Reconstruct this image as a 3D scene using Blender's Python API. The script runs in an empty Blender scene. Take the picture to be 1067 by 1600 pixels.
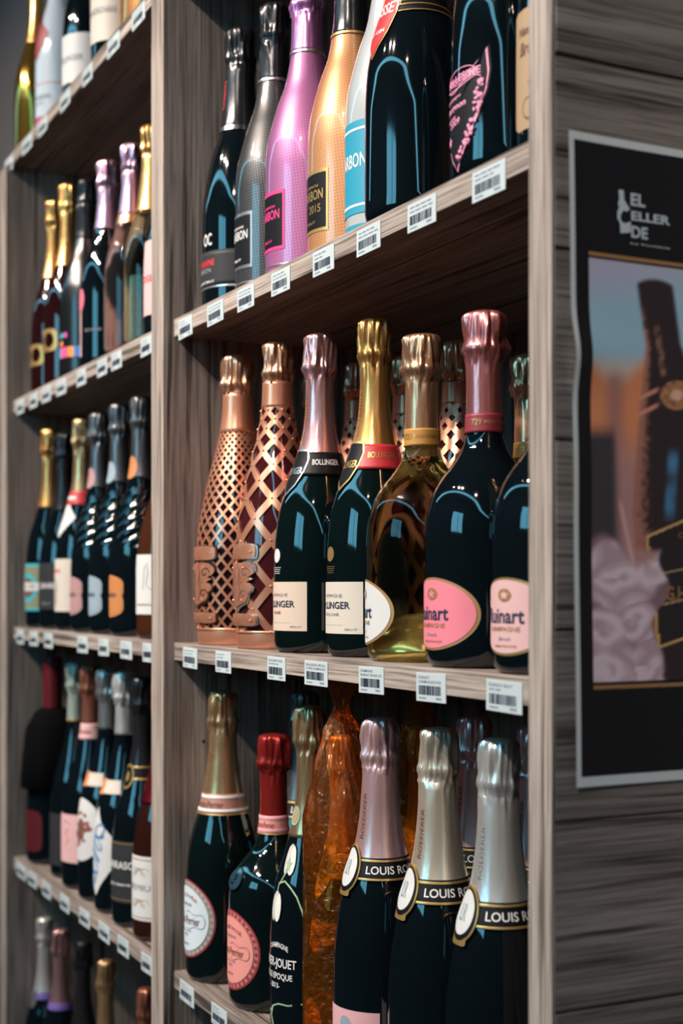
import bpy, math, random
from mathutils import Vector, noise
import numpy as np

# ------------------------------------------------------------------ camera, world, lights, exposure
S = bpy.context.scene
COL = S.collection
EYE = 1.2                                   # camera height; every height below is EYE + something
CAM_Y = -0.6                                # distance of the lens in front of the shelf fronts
cd = bpy.data.cameras.new('camera'); cam = bpy.data.objects.new('camera', cd); COL.objects.link(cam)
cam.location = (0, CAM_Y, EYE)
cam.rotation_euler = (math.radians(90), 0, math.radians(90 - 26.24))
cd.sensor_fit = 'HORIZONTAL'; cd.sensor_width = 24; cd.lens = 50; cd.shift_y = 122 / 1067
cd.dof.use_dof = True; cd.dof.focus_distance = 1.42; cd.dof.aperture_fstop = 4.6
cd.clip_start = 0.02
S.camera = cam
w = bpy.data.worlds.new('world'); S.world = w; w.use_nodes = True
w.node_tree.nodes['Background'].inputs[0].default_value = (0.25, 0.42, 0.55, 1)
w.node_tree.nodes['Background'].inputs[1].default_value = 0.25
vs = S.view_settings
vs.view_transform = 'Standard'; vs.look = 'None'; vs.gamma = 1; vs.use_curve_mapping = False
vs.exposure = 0.0
SPOT_W = 300; SPOT_COL = (1.0, 0.83, 0.70)
LED_E = 6.8; LED_COL = (0.20, 0.63, 0.86)
WIN_E = 6.0; WIN_COL = (0.18, 0.62, 0.86)
SPOT_X = (-4.4, -3.0, -2.25, -1.6, -1.2, 0.45)

# ------------------------------------------------------------------ helpers
def tag(o, label=None, cat=None, group=None, kind=None):
    if label: o['label'] = label
    if cat: o['category'] = cat
    if group: o['group'] = group
    if kind: o['kind'] = kind
    return o
def empty(name, loc=(0, 0, 0)):
    o = bpy.data.objects.new(name, None); o.empty_display_size = 0.02
    COL.objects.link(o); o.location = loc
    return o
def mesh_obj(name, V, F, mat, parent=None, smooth=False, uv=None):
    me = bpy.data.meshes.new(name); me.from_pydata(V, [], F)
    if smooth: me.polygons.foreach_set('use_smooth', [True] * len(me.polygons))
    if uv is not None:
        l = me.uv_layers.new(name='UVMap')
        idx = np.empty(len(me.loops), dtype=np.int32); me.loops.foreach_get('vertex_index', idx)
        l.data.foreach_set('uv', np.asarray(uv, dtype=np.float32)[idx].ravel())
    if mat: me.materials.append(mat)
    me.update()
    o = bpy.data.objects.new(name, me); COL.objects.link(o)
    if parent: o.parent = parent
    return o
class MB:
    def __init__(s): s.V = []; s.F = []
    def box(s, a, b, bev=0.0):
        x0, y0, z0 = a; x1, y1, z1 = b
        n = len(s.V)
        s.V += [(x0,y0,z0),(x1,y0,z0),(x1,y1,z0),(x0,y1,z0),(x0,y0,z1),(x1,y0,z1),(x1,y1,z1),(x0,y1,z1)]
        s.F += [tuple(n+i for i in f) for f in ((0,3,2,1),(4,5,6,7),(0,1,5,4),(1,2,6,5),(2,3,7,6),(3,0,4,7))]
        return s
    def cyl(s, c, r0, r1, h, axis='z', n=20):
        k = len(s.V)
        for j, (r, t) in enumerate(((r0, 0), (r1, h))):
            for i in range(n):
                a = 2*math.pi*i/n; u, v = r*math.cos(a), r*math.sin(a)
                p = {'z': (u, v, t), 'y': (u, t, v), 'x': (t, u, v)}[axis]
                s.V.append((c[0]+p[0], c[1]+p[1], c[2]+p[2]))
        for i in range(n):
            s.F.append((k+i, k+(i+1)%n, k+n+(i+1)%n, k+n+i))
        s.F.append(tuple(k+i for i in range(n))[::-1]); s.F.append(tuple(k+n+i for i in range(n)))
        return s
    def build(s, name, mat, parent=None, smooth=False): return mesh_obj(name, s.V, s.F, mat, parent, smooth)
def bevel(o, w=0.001, seg=2):
    m = o.modifiers.new('bevel', 'BEVEL'); m.width = w; m.segments = seg; m.limit_method = 'ANGLE'
    return o

# ------------------------------------------------------------------ materials
MATS = {}
def nodes(name):
    m = bpy.data.materials.new(name); m.use_nodes = True
    nt = m.node_tree
    return m, nt, nt.nodes['Principled BSDF']
def mat(name, col, rough=0.5, metal=0.0, spec=0.5, coat=0.0, **kw):
    if name in MATS: return MATS[name]
    m, nt, b = nodes(name)
    b.inputs['Base Color'].default_value = (*col, 1); b.inputs['Roughness'].default_value = rough
    b.inputs['Metallic'].default_value = metal; b.inputs['Specular IOR Level'].default_value = spec
    b.inputs['Coat Weight'].default_value = coat
    if kw.get('coat_rough') is not None: b.inputs['Coat Roughness'].default_value = kw['coat_rough']
    MATS[name] = m
    return m
def emis(name, col, e):
    m, nt, b = nodes(name)
    b.inputs['Base Color'].default_value = (*col, 1)
    b.inputs['Emission Color'].default_value = (*col, 1); b.inputs['Emission Strength'].default_value = e
    return m
def foil_mat(name, col, rough=0.27, metal=0.85, fine=0.12):
    k = 'foil ' + name
    if k in MATS: return MATS[k]
    m, nt, b = nodes(k); N = nt.nodes; L = nt.links
    b.inputs['Base Color'].default_value = (*col, 1); b.inputs['Metallic'].default_value = metal
    b.inputs['Roughness'].default_value = rough; b.inputs['Specular IOR Level'].default_value = 0.6
    tc = N.new('ShaderNodeTexCoord'); mp = N.new('ShaderNodeMapping'); mp.inputs['Scale'].default_value = (160, 160, 60)
    nz = N.new('ShaderNodeTexNoise'); nz.inputs['Scale'].default_value = 1.0; nz.inputs['Detail'].default_value = 3
    bp = N.new('ShaderNodeBump'); bp.inputs['Strength'].default_value = fine; bp.inputs['Distance'].default_value = 0.002
    L.new(tc.outputs['Object'], mp.inputs['Vector']); L.new(mp.outputs[0], nz.inputs['Vector'])
    L.new(nz.outputs['Fac'], bp.inputs['Height']); L.new(bp.outputs[0], b.inputs['Normal'])
    MATS[k] = m
    return m
def glass_dark(name, col, rough=0.045):
    k = 'glass ' + name
    if k in MATS: return MATS[k]
    m, nt, b = nodes(k)
    b.inputs['Base Color'].default_value = (*col, 1); b.inputs['Roughness'].default_value = rough
    b.inputs['Specular IOR Level'].default_value = 0.75
    b.inputs['IOR'].default_value = 1.52
    MATS[k] = m
    return m
def glass_clear(name, col, ior=1.38, tw=1.0):
    k = 'clear ' + name
    if k in MATS: return MATS[k]
    m, nt, b = nodes(k)
    b.inputs['Base Color'].default_value = (*col, 1); b.inputs['Roughness'].default_value = 0.0
    b.inputs['Transmission Weight'].default_value = tw; b.inputs['IOR'].default_value = ior
    MATS[k] = m
    return m
def carbon_mat(name, col, dark, rough=0.22, scale=120):
    k = 'carbon ' + name
    if k in MATS: return MATS[k]
    m, nt, b = nodes(k); N = nt.nodes; L = nt.links
    tc = N.new('ShaderNodeTexCoord'); mp = N.new('ShaderNodeMapping')
    mp.inputs['Scale'].default_value = (scale, scale * 1.25, 1); mp.inputs['Rotation'].default_value = (0, 0, math.radians(38))
    ch = N.new('ShaderNodeTexChecker'); ch.inputs['Scale'].default_value = 1.0
    ch.inputs['Color1'].default_value = (*col, 1); ch.inputs['Color2'].default_value = (*dark, 1)
    L.new(tc.outputs['UV'], mp.inputs['Vector']); L.new(mp.outputs[0], ch.inputs['Vector'])
    L.new(ch.outputs['Color'], b.inputs['Base Color'])
    b.inputs['Roughness'].default_value = 0.4; b.inputs['Metallic'].default_value = 0.35
    b.inputs['Coat Weight'].default_value = 1.0; b.inputs['Coat Roughness'].default_value = 0.06
    MATS[k] = m
    return m
def wood(name, light, dark, axis, rough=0.55, seam=None):
    """laminate oak, grain running along one world axis"""
    m, nt, b = nodes(name); N = nt.nodes; L = nt.links
    tc = N.new('ShaderNodeTexCoord')
    def nz(sc_along, sc_across, detail, dist=0.0):
        mp = N.new('ShaderNodeMapping'); s = [sc_across]*3; s['xyz'.index(axis)] = sc_along
        mp.inputs['Scale'].default_value = s
        n = N.new('ShaderNodeTexNoise'); n.inputs['Scale'].default_value = 1; n.inputs['Detail'].default_value = detail
        n.inputs['Distortion'].default_value = dist; n.inputs['Roughness'].default_value = 0.62
        L.new(tc.outputs['Object'], mp.inputs[0]); L.new(mp.outputs[0], n.inputs['Vector'])
        return n
    a = nz(1.6, 34, 7, 0.35); f = nz(7, 420, 4); c = nz(2.2, 85, 3, 0.25)
    r1 = N.new('ShaderNodeValToRGB'); e = r1.color_ramp.elements
    e[0].position = 0.34; e[0].color = (*dark, 1); e[1].position = 0.62; e[1].color = (*light, 1)
    L.new(a.outputs['Fac'], r1.inputs[0])
    r2 = N.new('ShaderNodeValToRGB'); e = r2.color_ramp.elements
    e[0].position = 0.36; e[0].color = (0.40, 0.38, 0.37, 1); e[1].position = 0.56; e[1].color = (1, 1, 1, 1)
    L.new(f.outputs['Fac'], r2.inputs[0])
    r3 = N.new('ShaderNodeValToRGB'); e = r3.color_ramp.elements
    e[0].position = 0.35; e[0].color = (0.24, 0.22, 0.21, 1); e[1].position = 0.43; e[1].color = (1, 1, 1, 1)
    L.new(c.outputs['Fac'], r3.inputs[0])
    def mul(x, y):
        mx = N.new('ShaderNodeMix'); mx.data_type = 'RGBA'; mx.blend_type = 'MULTIPLY'; mx.inputs[0].default_value = 1
        L.new(x, mx.inputs[6]); L.new(y, mx.inputs[7]); return mx.outputs[2]
    out = mul(mul(r1.outputs[0], r2.outputs[0]), r3.outputs[0])
    L.new(out, b.inputs['Base Color'])
    b.inputs['Roughness'].default_value = rough; b.inputs['Specular IOR Level'].default_value = 0.3
    bp = N.new('ShaderNodeBump'); bp.inputs['Strength'].default_value = 0.25; bp.inputs['Distance'].default_value = 0.001
    L.new(f.outputs['Fac'], bp.inputs['Height']); L.new(bp.outputs[0], b.inputs['Normal'])
    return m
WL, WD = (0.52, 0.445, 0.395), (0.30, 0.252, 0.222)  # oak facing the front, its lit tone put into the colour
FL, FD = (0.37, 0.315, 0.285), (0.20, 0.166, 0.148)  # same oak on the other faces, darkened in colour for their shade
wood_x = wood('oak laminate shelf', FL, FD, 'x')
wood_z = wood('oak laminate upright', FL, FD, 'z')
lit_wx = wood('front-lit oak along shelf', WL, WD, 'x')
lit_wz = wood('front-lit oak upright', WL, WD, 'z')
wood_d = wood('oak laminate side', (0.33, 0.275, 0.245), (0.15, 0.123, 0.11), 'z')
PAPER = mat('white paper', (0.72, 0.72, 0.70), 0.6)
INK = mat('black ink', (0.012, 0.012, 0.014), 0.5)
GREYINK = mat('grey ink', (0.22, 0.23, 0.25), 0.6)

# ------------------------------------------------------------------ the room
def struct(name, a, b, m):
    o = MB().box(a, b).build(name, m); tag(o, kind='structure'); return o
RX0, RX1, RY0, RY1, RZ = -7.5, 6.8, -3.6, 0.44, 3.42
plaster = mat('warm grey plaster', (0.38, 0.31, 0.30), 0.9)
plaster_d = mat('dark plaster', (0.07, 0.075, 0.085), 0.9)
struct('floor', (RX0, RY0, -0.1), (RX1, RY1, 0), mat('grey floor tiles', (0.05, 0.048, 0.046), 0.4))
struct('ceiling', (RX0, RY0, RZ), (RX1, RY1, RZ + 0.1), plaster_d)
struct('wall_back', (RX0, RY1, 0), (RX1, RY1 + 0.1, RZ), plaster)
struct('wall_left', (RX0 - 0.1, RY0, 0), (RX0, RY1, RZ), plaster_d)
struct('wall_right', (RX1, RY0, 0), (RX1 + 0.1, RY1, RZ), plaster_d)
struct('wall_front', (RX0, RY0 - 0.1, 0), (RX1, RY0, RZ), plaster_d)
# shop window on the wall behind the photographer
win = empty('window_1', (-0.88, RY0, 2.2)); tag(win, kind='structure')
MB().box((-0.75, 0.004, -0.5), (0.75, 0.012, 0.6)).build('window_pane', emis('daylight pane', WIN_COL, WIN_E), win)
fr = MB()
for a, b in (((-0.81, 0, -0.56), (-0.75, 0.05, 0.66)), ((0.75, 0, -0.56), (0.81, 0.05, 0.66)), ((-0.75, 0, -0.56), (0.75, 0.05, -0.5)),
             ((-0.75, 0, 0.6), (0.75, 0.05, 0.66)), ((0.1, 0, -0.5), (0.15, 0.05, 0.6))): fr.box(a, b)
fr.build('window_frame', mat('dark window frame', (0.02, 0.02, 0.022), 0.4), win)

# linear ceiling lights and track spots (all above the frame; seen in the bottles; end spots added as fill)
led = emis('cool light tube', LED_COL, LED_E)
housing = mat('white lamp housing', (0.6, 0.6, 0.6), 0.5)
def linear(p, q, label):
    p, q = Vector(p), Vector(q); c = (p + q) / 2
    t = empty('linear_ceiling_light', (c.x, c.y, RZ - 0.09)); tag(t, label, 'ceiling light', 'cool tube lights')
    h = (q - p) / 2
    e = 0.11
    if abs(h.x) > abs(h.y): a, b = (-abs(h.x), -e, 0), (abs(h.x), e, 0.03)
    else: a, b = (-e, -abs(h.y), 0), (e, abs(h.y), 0.03)
    MB().box(a, b).build('diffuser', led, t)
    MB().box((a[0], a[1], 0.031), (b[0], b[1], 0.089)).build('housing', housing, t)
linear((-7.3, -2.55, 0), (6.5, -2.55, 0), 'long cool strip light on the ceiling in front of the shelves')
track_m = mat('black lamp metal', (0.015, 0.015, 0.015), 0.4)
tr = MB().box((-4.7, -1.92, RZ - 0.03), (0.7, -1.88, RZ - 0.001)).build('light_track', track_m)
tag(tr, 'black ceiling track carrying the spotlights', 'light track')
XR_END = -0.87
SPOT_TXT = ['added fill, first', 'second', 'third', 'fourth', 'fifth', 'added fill, sixth']
for i, x in enumerate(SPOT_X):
    t = empty('track_spotlight', (x, -1.9, RZ - 0.135))
    tag(t, f'black track spotlight, {SPOT_TXT[i]} from the far end of the ceiling track', 'spotlight', 'track spotlights')
    MB().cyl((0, 0, 0.0), 0.05, 0.035, 0.085, 'z', 20).build('lamp_head', track_m, t, True)
    MB().cyl((0, 0, 0.085), 0.01, 0.01, 0.02, 'z', 8).build('bracket', track_m, t)
    ld = bpy.data.lights.new('spot', 'SPOT'); ld.energy = SPOT_W; ld.color = SPOT_COL; ld.shadow_soft_size = 0.03
    if x > 0: ld.energy *= 0.78  # near-end spot, added to brighten the planked end
    if x < -4: ld.energy *= 0.3  # far-end spot, added to brighten the back wall at the left
    ld.spot_size = math.radians(54 if x < 0 else 37); ld.spot_blend = 1.0
    lo = bpy.data.objects.new('bulb', ld); COL.objects.link(lo); lo.parent = t; lo.location = (0, 0, -0.012)
    d = (Vector((x - 0.05, 0.1, EYE + 0.22)) + (Vector((0, 0.2, 0.7)) if x < -4 else Vector()) if x < 0 else Vector((XR_END, 0.12, EYE + 0.42))) - Vector((x, -1.9, RZ - 0.135))
    lo.rotation_euler = d.to_track_quat('-Z', 'Y').to_euler()

# ------------------------------------------------------------------ shelving
FRONT = 0.0145                               # shelf fronts sit this far behind the upright fronts
DEPTH = 0.40
T = 0.022
ZTOP, ZA, ZB, ZC, ZD = EYE + 0.798, EYE + 0.347, EYE + -0.0674, EYE - 0.488, EYE - 0.93
XL0, XL1 = -2.652, -2.605                    # far upright
XM0, XM1 = -1.780, -1.733                    # divider
XR0, XR1 = -0.8988, -0.8688                  # near upright
far_unit = empty('shelving_unit', (XL0, 0, 0))
tag(far_unit, 'low grey oak shelving unit at the left with bottles standing on its top board', 'shelving unit')
near_unit = empty('shelving_unit', (XM0, 0, 0))
tag(near_unit, 'tall grey oak shelving unit with the poster on its planked end', 'shelving unit')
def upart(u, name, a, b, m, bw=0.0012):
    L = u.location
    o = MB().box(tuple(a[i] for i in range(3)), tuple(b[i] for i in range(3))).build(name, m)
    o.parent = u; o.location = (-L.x, -L.y, -L.z)
    if bw: bevel(o, bw)
    return o
E = 0.0012                                   # thickness of the front strip, coloured lighter for the light it catches
def with_lit_front(u, name, a, b, m, em):
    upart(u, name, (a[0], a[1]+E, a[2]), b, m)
    upart(u, 'lit_front_strip', a, (b[0], a[1]+E, b[2]), em, 0.0005)
with_lit_front(far_unit, 'side_panel', (XL0, 0, 0), (XL1, DEPTH, ZTOP - T), wood_z, lit_wz)
with_lit_front(far_unit, 'top_board', (XL0, FRONT - 0.006, ZTOP - T), (XM0 - 0.0005, DEPTH, ZTOP), wood_x, lit_wx)
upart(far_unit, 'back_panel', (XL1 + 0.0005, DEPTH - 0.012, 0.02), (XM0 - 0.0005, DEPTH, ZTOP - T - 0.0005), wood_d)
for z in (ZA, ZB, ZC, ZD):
    with_lit_front(far_unit, 'shelf', (XL1 + 0.0005, FRONT, z - T), (XM0 - 0.0005, DEPTH - 0.0125, z), wood_x, lit_wx)
with_lit_front(near_unit, 'side_panel', (XM0, 0, 0), (XM1, DEPTH, 2.75), wood_z, lit_wz)
with_lit_front(near_unit, 'side_panel', (XR0, 0, 0), (XR1 - 0.004, DEPTH, 2.75), wood_z, lit_wz)
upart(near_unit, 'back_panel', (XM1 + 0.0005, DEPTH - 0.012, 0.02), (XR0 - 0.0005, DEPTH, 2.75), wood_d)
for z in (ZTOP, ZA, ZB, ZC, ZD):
    with_lit_front(near_unit, 'shelf', (XM1 + 0.0005, FRONT, z - T), (XR0 - 0.0005, DEPTH - 0.0125, z), wood_x, lit_wx)
upart(near_unit, 'lit_edge_strip', (XR1 - 0.004, -0.0, 0), (XR1, 0.0035, 2.75), lit_wz, 0.0006)
# horizontal cladding planks on the end of the near unit
PLY = wood('oak plank cladding', (0.33, 0.30, 0.28), (0.165, 0.148, 0.138), 'y')
seams = [0.0, 0.34, 0.62, EYE - 0.312, EYE - 0.171, EYE - 0.0297, EYE + 0.1105, EYE + 0.252, EYE + 0.394, EYE + 0.60, EYE + 0.80, EYE + 1.05, 2.75]
for i in range(len(seams) - 1):
    g = 0.0012 if i not in (5, 6) else 0.0016
    upart(near_unit, 'plank', (XR1 - 0.0038, 0.0037, seams[i] + (g if i else 0)), (XR1 + 0.0002 + 0.0004 * ((i * 7) % 3), DEPTH, seams[i + 1] - 0.0006), PLY, 0.0006)
# shelf-pin holes drilled in the divider
hole_m = mat('drilled hole', (0.004, 0.004, 0.004), 0.9)
for y, z in ((0.093, 0.244), (0.092, 0.278), (0.0905, 0.158), (0.055, -0.196), (0.07, 0.47), (0.07, 0.56)):
    o = MB().cyl((0, 0, 0), 0.0022, 0.0022, 0.0004, 'x', 12).build('pin_hole', hole_m)
    o.parent = near_unit; o.location = (XM1 - XM0 + 0.0001, y, EYE + z)

def edge_x(px):
    """position along the shelf front of a point measured at photo column px"""
    t = (px - 533.5) / 2223; d = -CAM_Y + FRONT
    return -d * (0.897 - 0.442 * t) / (0.442 + 0.897 * t)

# ------------------------------------------------------------------ bottle kit
PROF = {
 'std':  [(0,.90),(.012,.97),(.035,1),(.27,1),(.33,.985),(.38,.955),(.45,.87),(.54,.65),(.60,.51),(.66,.40),(.73,.32),(.80,.295),(.88,.285)],
 'ruin': [(0,.88),(.02,.97),(.06,1),(.34,1),(.40,.985),(.45,.93),(.49,.856),(.533,.71),(.576,.51),(.615,.37),(.66,.305),(.72,.295),(.88,.285)],
 'latt': [(0,.95),(.03,.97),(.06,.97),(.1,1),(.3,1),(.38,.97),(.414,.94),(.49,.83),(.57,.71),(.648,.56),(.727,.43),(.80,.355),(.88,.335)],
 'lpm':  [(0,.9),(.03,1),(.30,1),(.398,.97),(.473,.89),(.549,.73),(.583,.64),(.655,.5),(.739,.41),(.80,.36),(.88,.33)],
 'lpr':  [(0,.9),(.03,1),(.38,1),(.437,.98),(.478,.91),(.518,.75),(.575,.48),(.615,.36),(.66,.31),(.72,.29),(.88,.28)],
 'carb': [(0,.92),(.02,1),(.364,1),(.433,.97),(.502,.86),(.571,.71),(.64,.53),(.70,.44),(.743,.39),(.80,.37),(.88,.35)],
 'roed': [(0,.9),(.02,1),(.30,1),(.36,.985),(.407,.95),(.49,.85),(.566,.715),(.617,.585),(.68,.48),(.747,.415),(.80,.385),(.88,.35)],
 'still':[(0,.9),(.02,1),(.54,1),(.60,.97),(.64,.85),(.68,.55),(.71,.40),(.76,.36),(.98,.36)],
}
def pchip(pts):
    X = [p[0] for p in pts]; Y = [p[1] for p in pts]; n = len(X)
    h = [X[i+1]-X[i] for i in range(n-1)]; d = [(Y[i+1]-Y[i])/h[i] for i in range(n-1)]
    m = [d[0]] + [0 if d[i-1]*d[i] <= 0 else 2/(1/d[i-1]+1/d[i]) for i in range(1, n-1)] + [d[-1]]
    def f(x):
        x = min(max(x, X[0]), X[-1])
        i = 0
        while i < n-2 and x > X[i+1]: i += 1
        t = (x-X[i])/h[i]
        return (2*t**3-3*t*t+1)*Y[i]+(t**3-2*t*t+t)*h[i]*m[i]+(-2*t**3+3*t*t)*Y[i+1]+(t**3-t*t)*h[i]*m[i+1]
    return f
PF = {k: pchip(v) for k, v in PROF.items()}
TXT = {}
def text_mesh(s, bold=0.0, shear=0.0):
    k = (s, bold, shear)
    if k in TXT: return TXT[k]
    c = bpy.data.curves.new('lettering', 'FONT'); c.body = s; c.size = 1; c.offset = bold; c.shear = shear
    c.resolution_u = 3
    o = bpy.data.objects.new('lettering', c); COL.objects.link(o)
    dg = bpy.context.evaluated_depsgraph_get()
    me = o.evaluated_get(dg).to_mesh()
    V = np.array([v.co[:2] for v in me.vertices]); F = [tuple(p.vertices) for p in me.polygons]
    o.evaluated_get(dg).to_mesh_clear()
    bpy.data.objects.remove(o); bpy.data.curves.remove(c)
    lo, hi = V.min(0), V.max(0)
    V = (V - (lo + hi) / 2) / (hi - lo)
    TXT[k] = (V, F)
    return TXT[k]
for _s in (('BOLLINGER', .012, 0),): text_mesh(*_s)

def ell(n=40, p=2.0):
    out = []
    for i in range(n):
        a = 2*math.pi*i/n; c, s = math.cos(a), math.sin(a)
        out.append((math.copysign(abs(c)**(2/p), c), math.copysign(abs(s)**(2/p), s)))
    return out
SHAPES = {
 'ellipse': ell(44), 'soft': ell(44, 5), 'drop': [(x*(1-0.10*(1-y*y)*0), y) for x, y in ell(44, 1.72)],
 'disc': ell(28),
 'ruin': [(math.copysign(abs(math.cos(a))**1.12, math.cos(a)), math.sin(a)*(0.97+0.03*abs(math.cos(a)))) for a in [2*math.pi*i/48 for i in range(48)]],
 'diamond': [(1,0),(.5,.5),(0,1),(-.5,.5),(-1,0),(-.5,-.5),(0,-1),(.5,-.5)],
 'hexa': [(1,.62),(.86,.80),(.55,.92),(0,1),(-.55,.92),(-.86,.80),(-1,.62),(-1,.2),(-.93,0),(-1,-.2),(-1,-.62),(-.86,-.80),(-.55,-.92),(0,-1),(.55,-.92),(.86,-.80),(1,-.62),(1,-.2),(.93,0),(1,.2)],
 'shield': [(0.0,-1),(.35,-.62),(.7,-.14),(.92,.3),(.98,.6),(.93,1.0),(.8,.86),(.55,.70),(.28,.62),(0,.60),(-.28,.62),(-.55,.70),(-.8,.86),(-.93,1.0),(-.98,.6),(-.92,.3),(-.7,-.14),(-.35,-.62)],
 'sash': [(1,.55),(.9,.95),(0,1),(-.9,.95),(-1,.55),(-.8,.0),(-.45,-.6),(0,-1),(.45,-.6),(.8,.0)],
 'crest': [(.62,.98),(.78,.92),(.95,.78),(1,.62),(.94,.48),(.80,.40),(.70,.42),(.72,.30),(.86,.24),(.70,.18),(.62,.08),(.78,.04),(.90,-.10),(.86,-.26),(.72,-.34),(.70,-.52),(.58,-.74),(.30,-.84),(.12,-.92),(0,-1)],
 'twist': [(1,.9),(1.0,.3),(.9,0),(.8,-.4),(.3,-.95),(0,-1),(-.3,-.95),(-.8,-.4),(-.9,0),(-1,.3),(-1,.9),(-.3,1),(.3,1)],
 'star': [((1 if i%2==0 else .42)*math.cos(math.pi/2+math.pi*i/5), (1 if i%2==0 else .42)*math.sin(math.pi/2+math.pi*i/5)) for i in range(10)],
 'round_end': [(1,1),(1,-.7),(.8,-.9),(.4,-1),(-.4,-1),(-.8,-.9),(-1,-.7),(-1,1),(0,1)],
 'pennant': [(-1,.95),(-.3,.75),(.4,.72),(1,.35),(.2,-.5),(-.3,-.62),(-.72,-1),(-1,-.6)],
 'kite': [(0,1),(.25,.65),(.6,.42),(1,.12),(.75,-.3),(.3,-.7),(0,-1),(-.3,-.7),(-.75,-.3),(-1,.12),(-.6,.42),(-.25,.65)],
}
SHAPES['crest'] = SHAPES['crest'] + [(-x, y) for x, y in reversed(SHAPES['crest'][1:-1])]
SHAPES['crest'].append((-.62, .98)) if (-.62, .98) not in SHAPES['crest'] else None

class Bottle:
    def __init__(s, x, y, zs, H, R, prof, label, group, cat='bottle', name='champagne_bottle', face=-90):
        s.H, s.R = H, R; s.f = PF[prof]; s.face = face
        s.root = empty(name, (x, y, zs + 0.0004)); tag(s.root, label, cat, group)
        s.last = None
    def r(s, zf): return s.R * s.f(zf)
    def pt(s, phi, zf, off):
        rr = s.r(zf) + off
        return (rr*math.cos(phi), rr*math.sin(phi), zf*s.H)
    def lathe(s, name, rz, m, n=56, disp=None, parent=None, close=(True, True), uv=False):
        V = []; F = []; U = []
        for r, z in rz:
            for i in range(n + 1 if uv else n):
                a = 2*math.pi*i/n
                q = r + (disp(a, z, r) if disp else 0)
                V.append((q*math.cos(a), q*math.sin(a), z)); U.append((i/n, z/s.H))
        k = n + 1 if uv else n
        for j in range(len(rz)-1):
            for i in range(n):
                i2 = i+1 if uv else (i+1) % n
                F.append((j*k+i, j*k+i2, (j+1)*k+i2, (j+1)*k+i))
        if close[0]: F.append(tuple(range(n))[::-1])
        if close[1]: F.append(tuple((len(rz)-1)*k+i for i in range(n)))
        return mesh_obj(name, V, F, m, parent or s.root, True, U if uv else None)
    def body(s, m, top=0.86, disp=None, uv=False, n=56, name='glass_body'):
        zs = [0, .004, .012, .02, .035, .06, .1, .17, .24]
        z = .28
        while z < top: zs.append(z); z += 0.0125 if disp is None else 0.0035
        zs.append(top)
        rz = [(s.r(0)*.86, 0.0)] + [(s.r(z), z*s.H + (0.0006 if z == 0 else 0)) for z in zs]
        return s.lathe(name, rz, m, n, disp, uv=uv)
    def foil(s, m, z0=0.6, pinch=0.865, capr=0.335, seed=0, amp=1.0, neck_amp=1.0, top=1.0, text=None):
        H, R = s.H, s.R; rc = capr*R; hc = (top-pinch)*H
        rz = []; z = z0
        while z < pinch-0.004: rz.append((s.r(z)+.0007, z*H)); z += 0.011
        nr = max(.91, (s.r(pinch)+.0007)/rc)
        for t, q in ((-.03,nr),(.05,(nr+.95)/2),(.12,1.03),(.18,1.08),(.25,1.05),(.33,.98),(.45,.985),(.58,1.0),(.72,1.01),(.84,1.0),(.91,.96),(.955,.88),(.985,.74),(1.0,.5),(1.003,.2)):
            rz.append((rc*q, pinch*H+hc*t))
        zp = pinch*H
        def disp(a, z, r):
            t = (z-zp)/hc
            v = Vector((math.cos(a)*2.6+seed*7.3, math.sin(a)*2.6, z/H*7))
            n1 = noise.noise(v); n2 = noise.noise(v*2.3+Vector((5, 1, 2)))
            if t < -0.05:
                k = 0.00022*neck_amp + 0.0019*max(0, 1+(t+.05)*2.4)*amp
                n4 = noise.noise(Vector((math.cos(a)*5.5+seed, math.sin(a)*5.5, z/H*5)))
                return k*(.5*n1+.5*n2+.8*n4)
            k = 0.0046*amp*(1.0 if t < .9 else max(0, (1.003-t)*9))
            n4 = noise.noise(Vector((math.cos(a)*5.5+seed, math.sin(a)*5.5, z/H*9)))
            fold = abs(n4)*1.9-.45
            return min(k*(0.6*n1+0.85*fold+.3*n2), r*.3)
        return s.lathe('foil_capsule', rz, m, 72, disp)
    def capsule(s, m, z0, top=1.0, capr=0.36):
        rz = []; z = z0; H = s.H
        while z < top-.01: rz.append((max(s.r(z)+.0007, 0), z*H)); z += 0.012
        r1 = rz[-1][0]
        rz += [(r1, (top-.008)*H), (r1*.96, (top-.002)*H), (r1*.8, top*H)]
        return s.lathe('foil_capsule', rz, m, 40)
    def _ang(s, rel): return math.radians(s.face + rel)
    def band(s, z0, z1, m, off=.0012, name='neck_band', parent=None, nz=8, tilt=0.0):
        rz = [(s.r(z0+(z1-z0)*i/nz)+off, (z0+(z1-z0)*i/nz)*s.H) for i in range(nz+1)]
        rz = [(rz[0][0]-off*.9, rz[0][1])] + rz + [(rz[-1][0]-off*.9, rz[-1][1])]
        o = s.lathe(name, rz, m, 56, close=(False, False), parent=parent)
        if parent is None: s.last = o
        return o
    def rect(s, rel, half, z0, z1, m, off=.0006, name='front_label', parent=None, nx=26, nz=10):
        V = []; F = []
        for j in range(nz+1):
            for i in range(nx+1):
                V.append(s.pt(s._ang(rel-half+2*half*i/nx), z0+(z1-z0)*j/nz, off))
        for j in range(nz):
            for i in range(nx): a = j*(nx+1)+i; F.append((a, a+1, a+nx+2, a+nx+1))
        o = mesh_obj(name, V, F, m, parent or s.root, True)
        if parent is None: s.last = o
        return o
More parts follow.
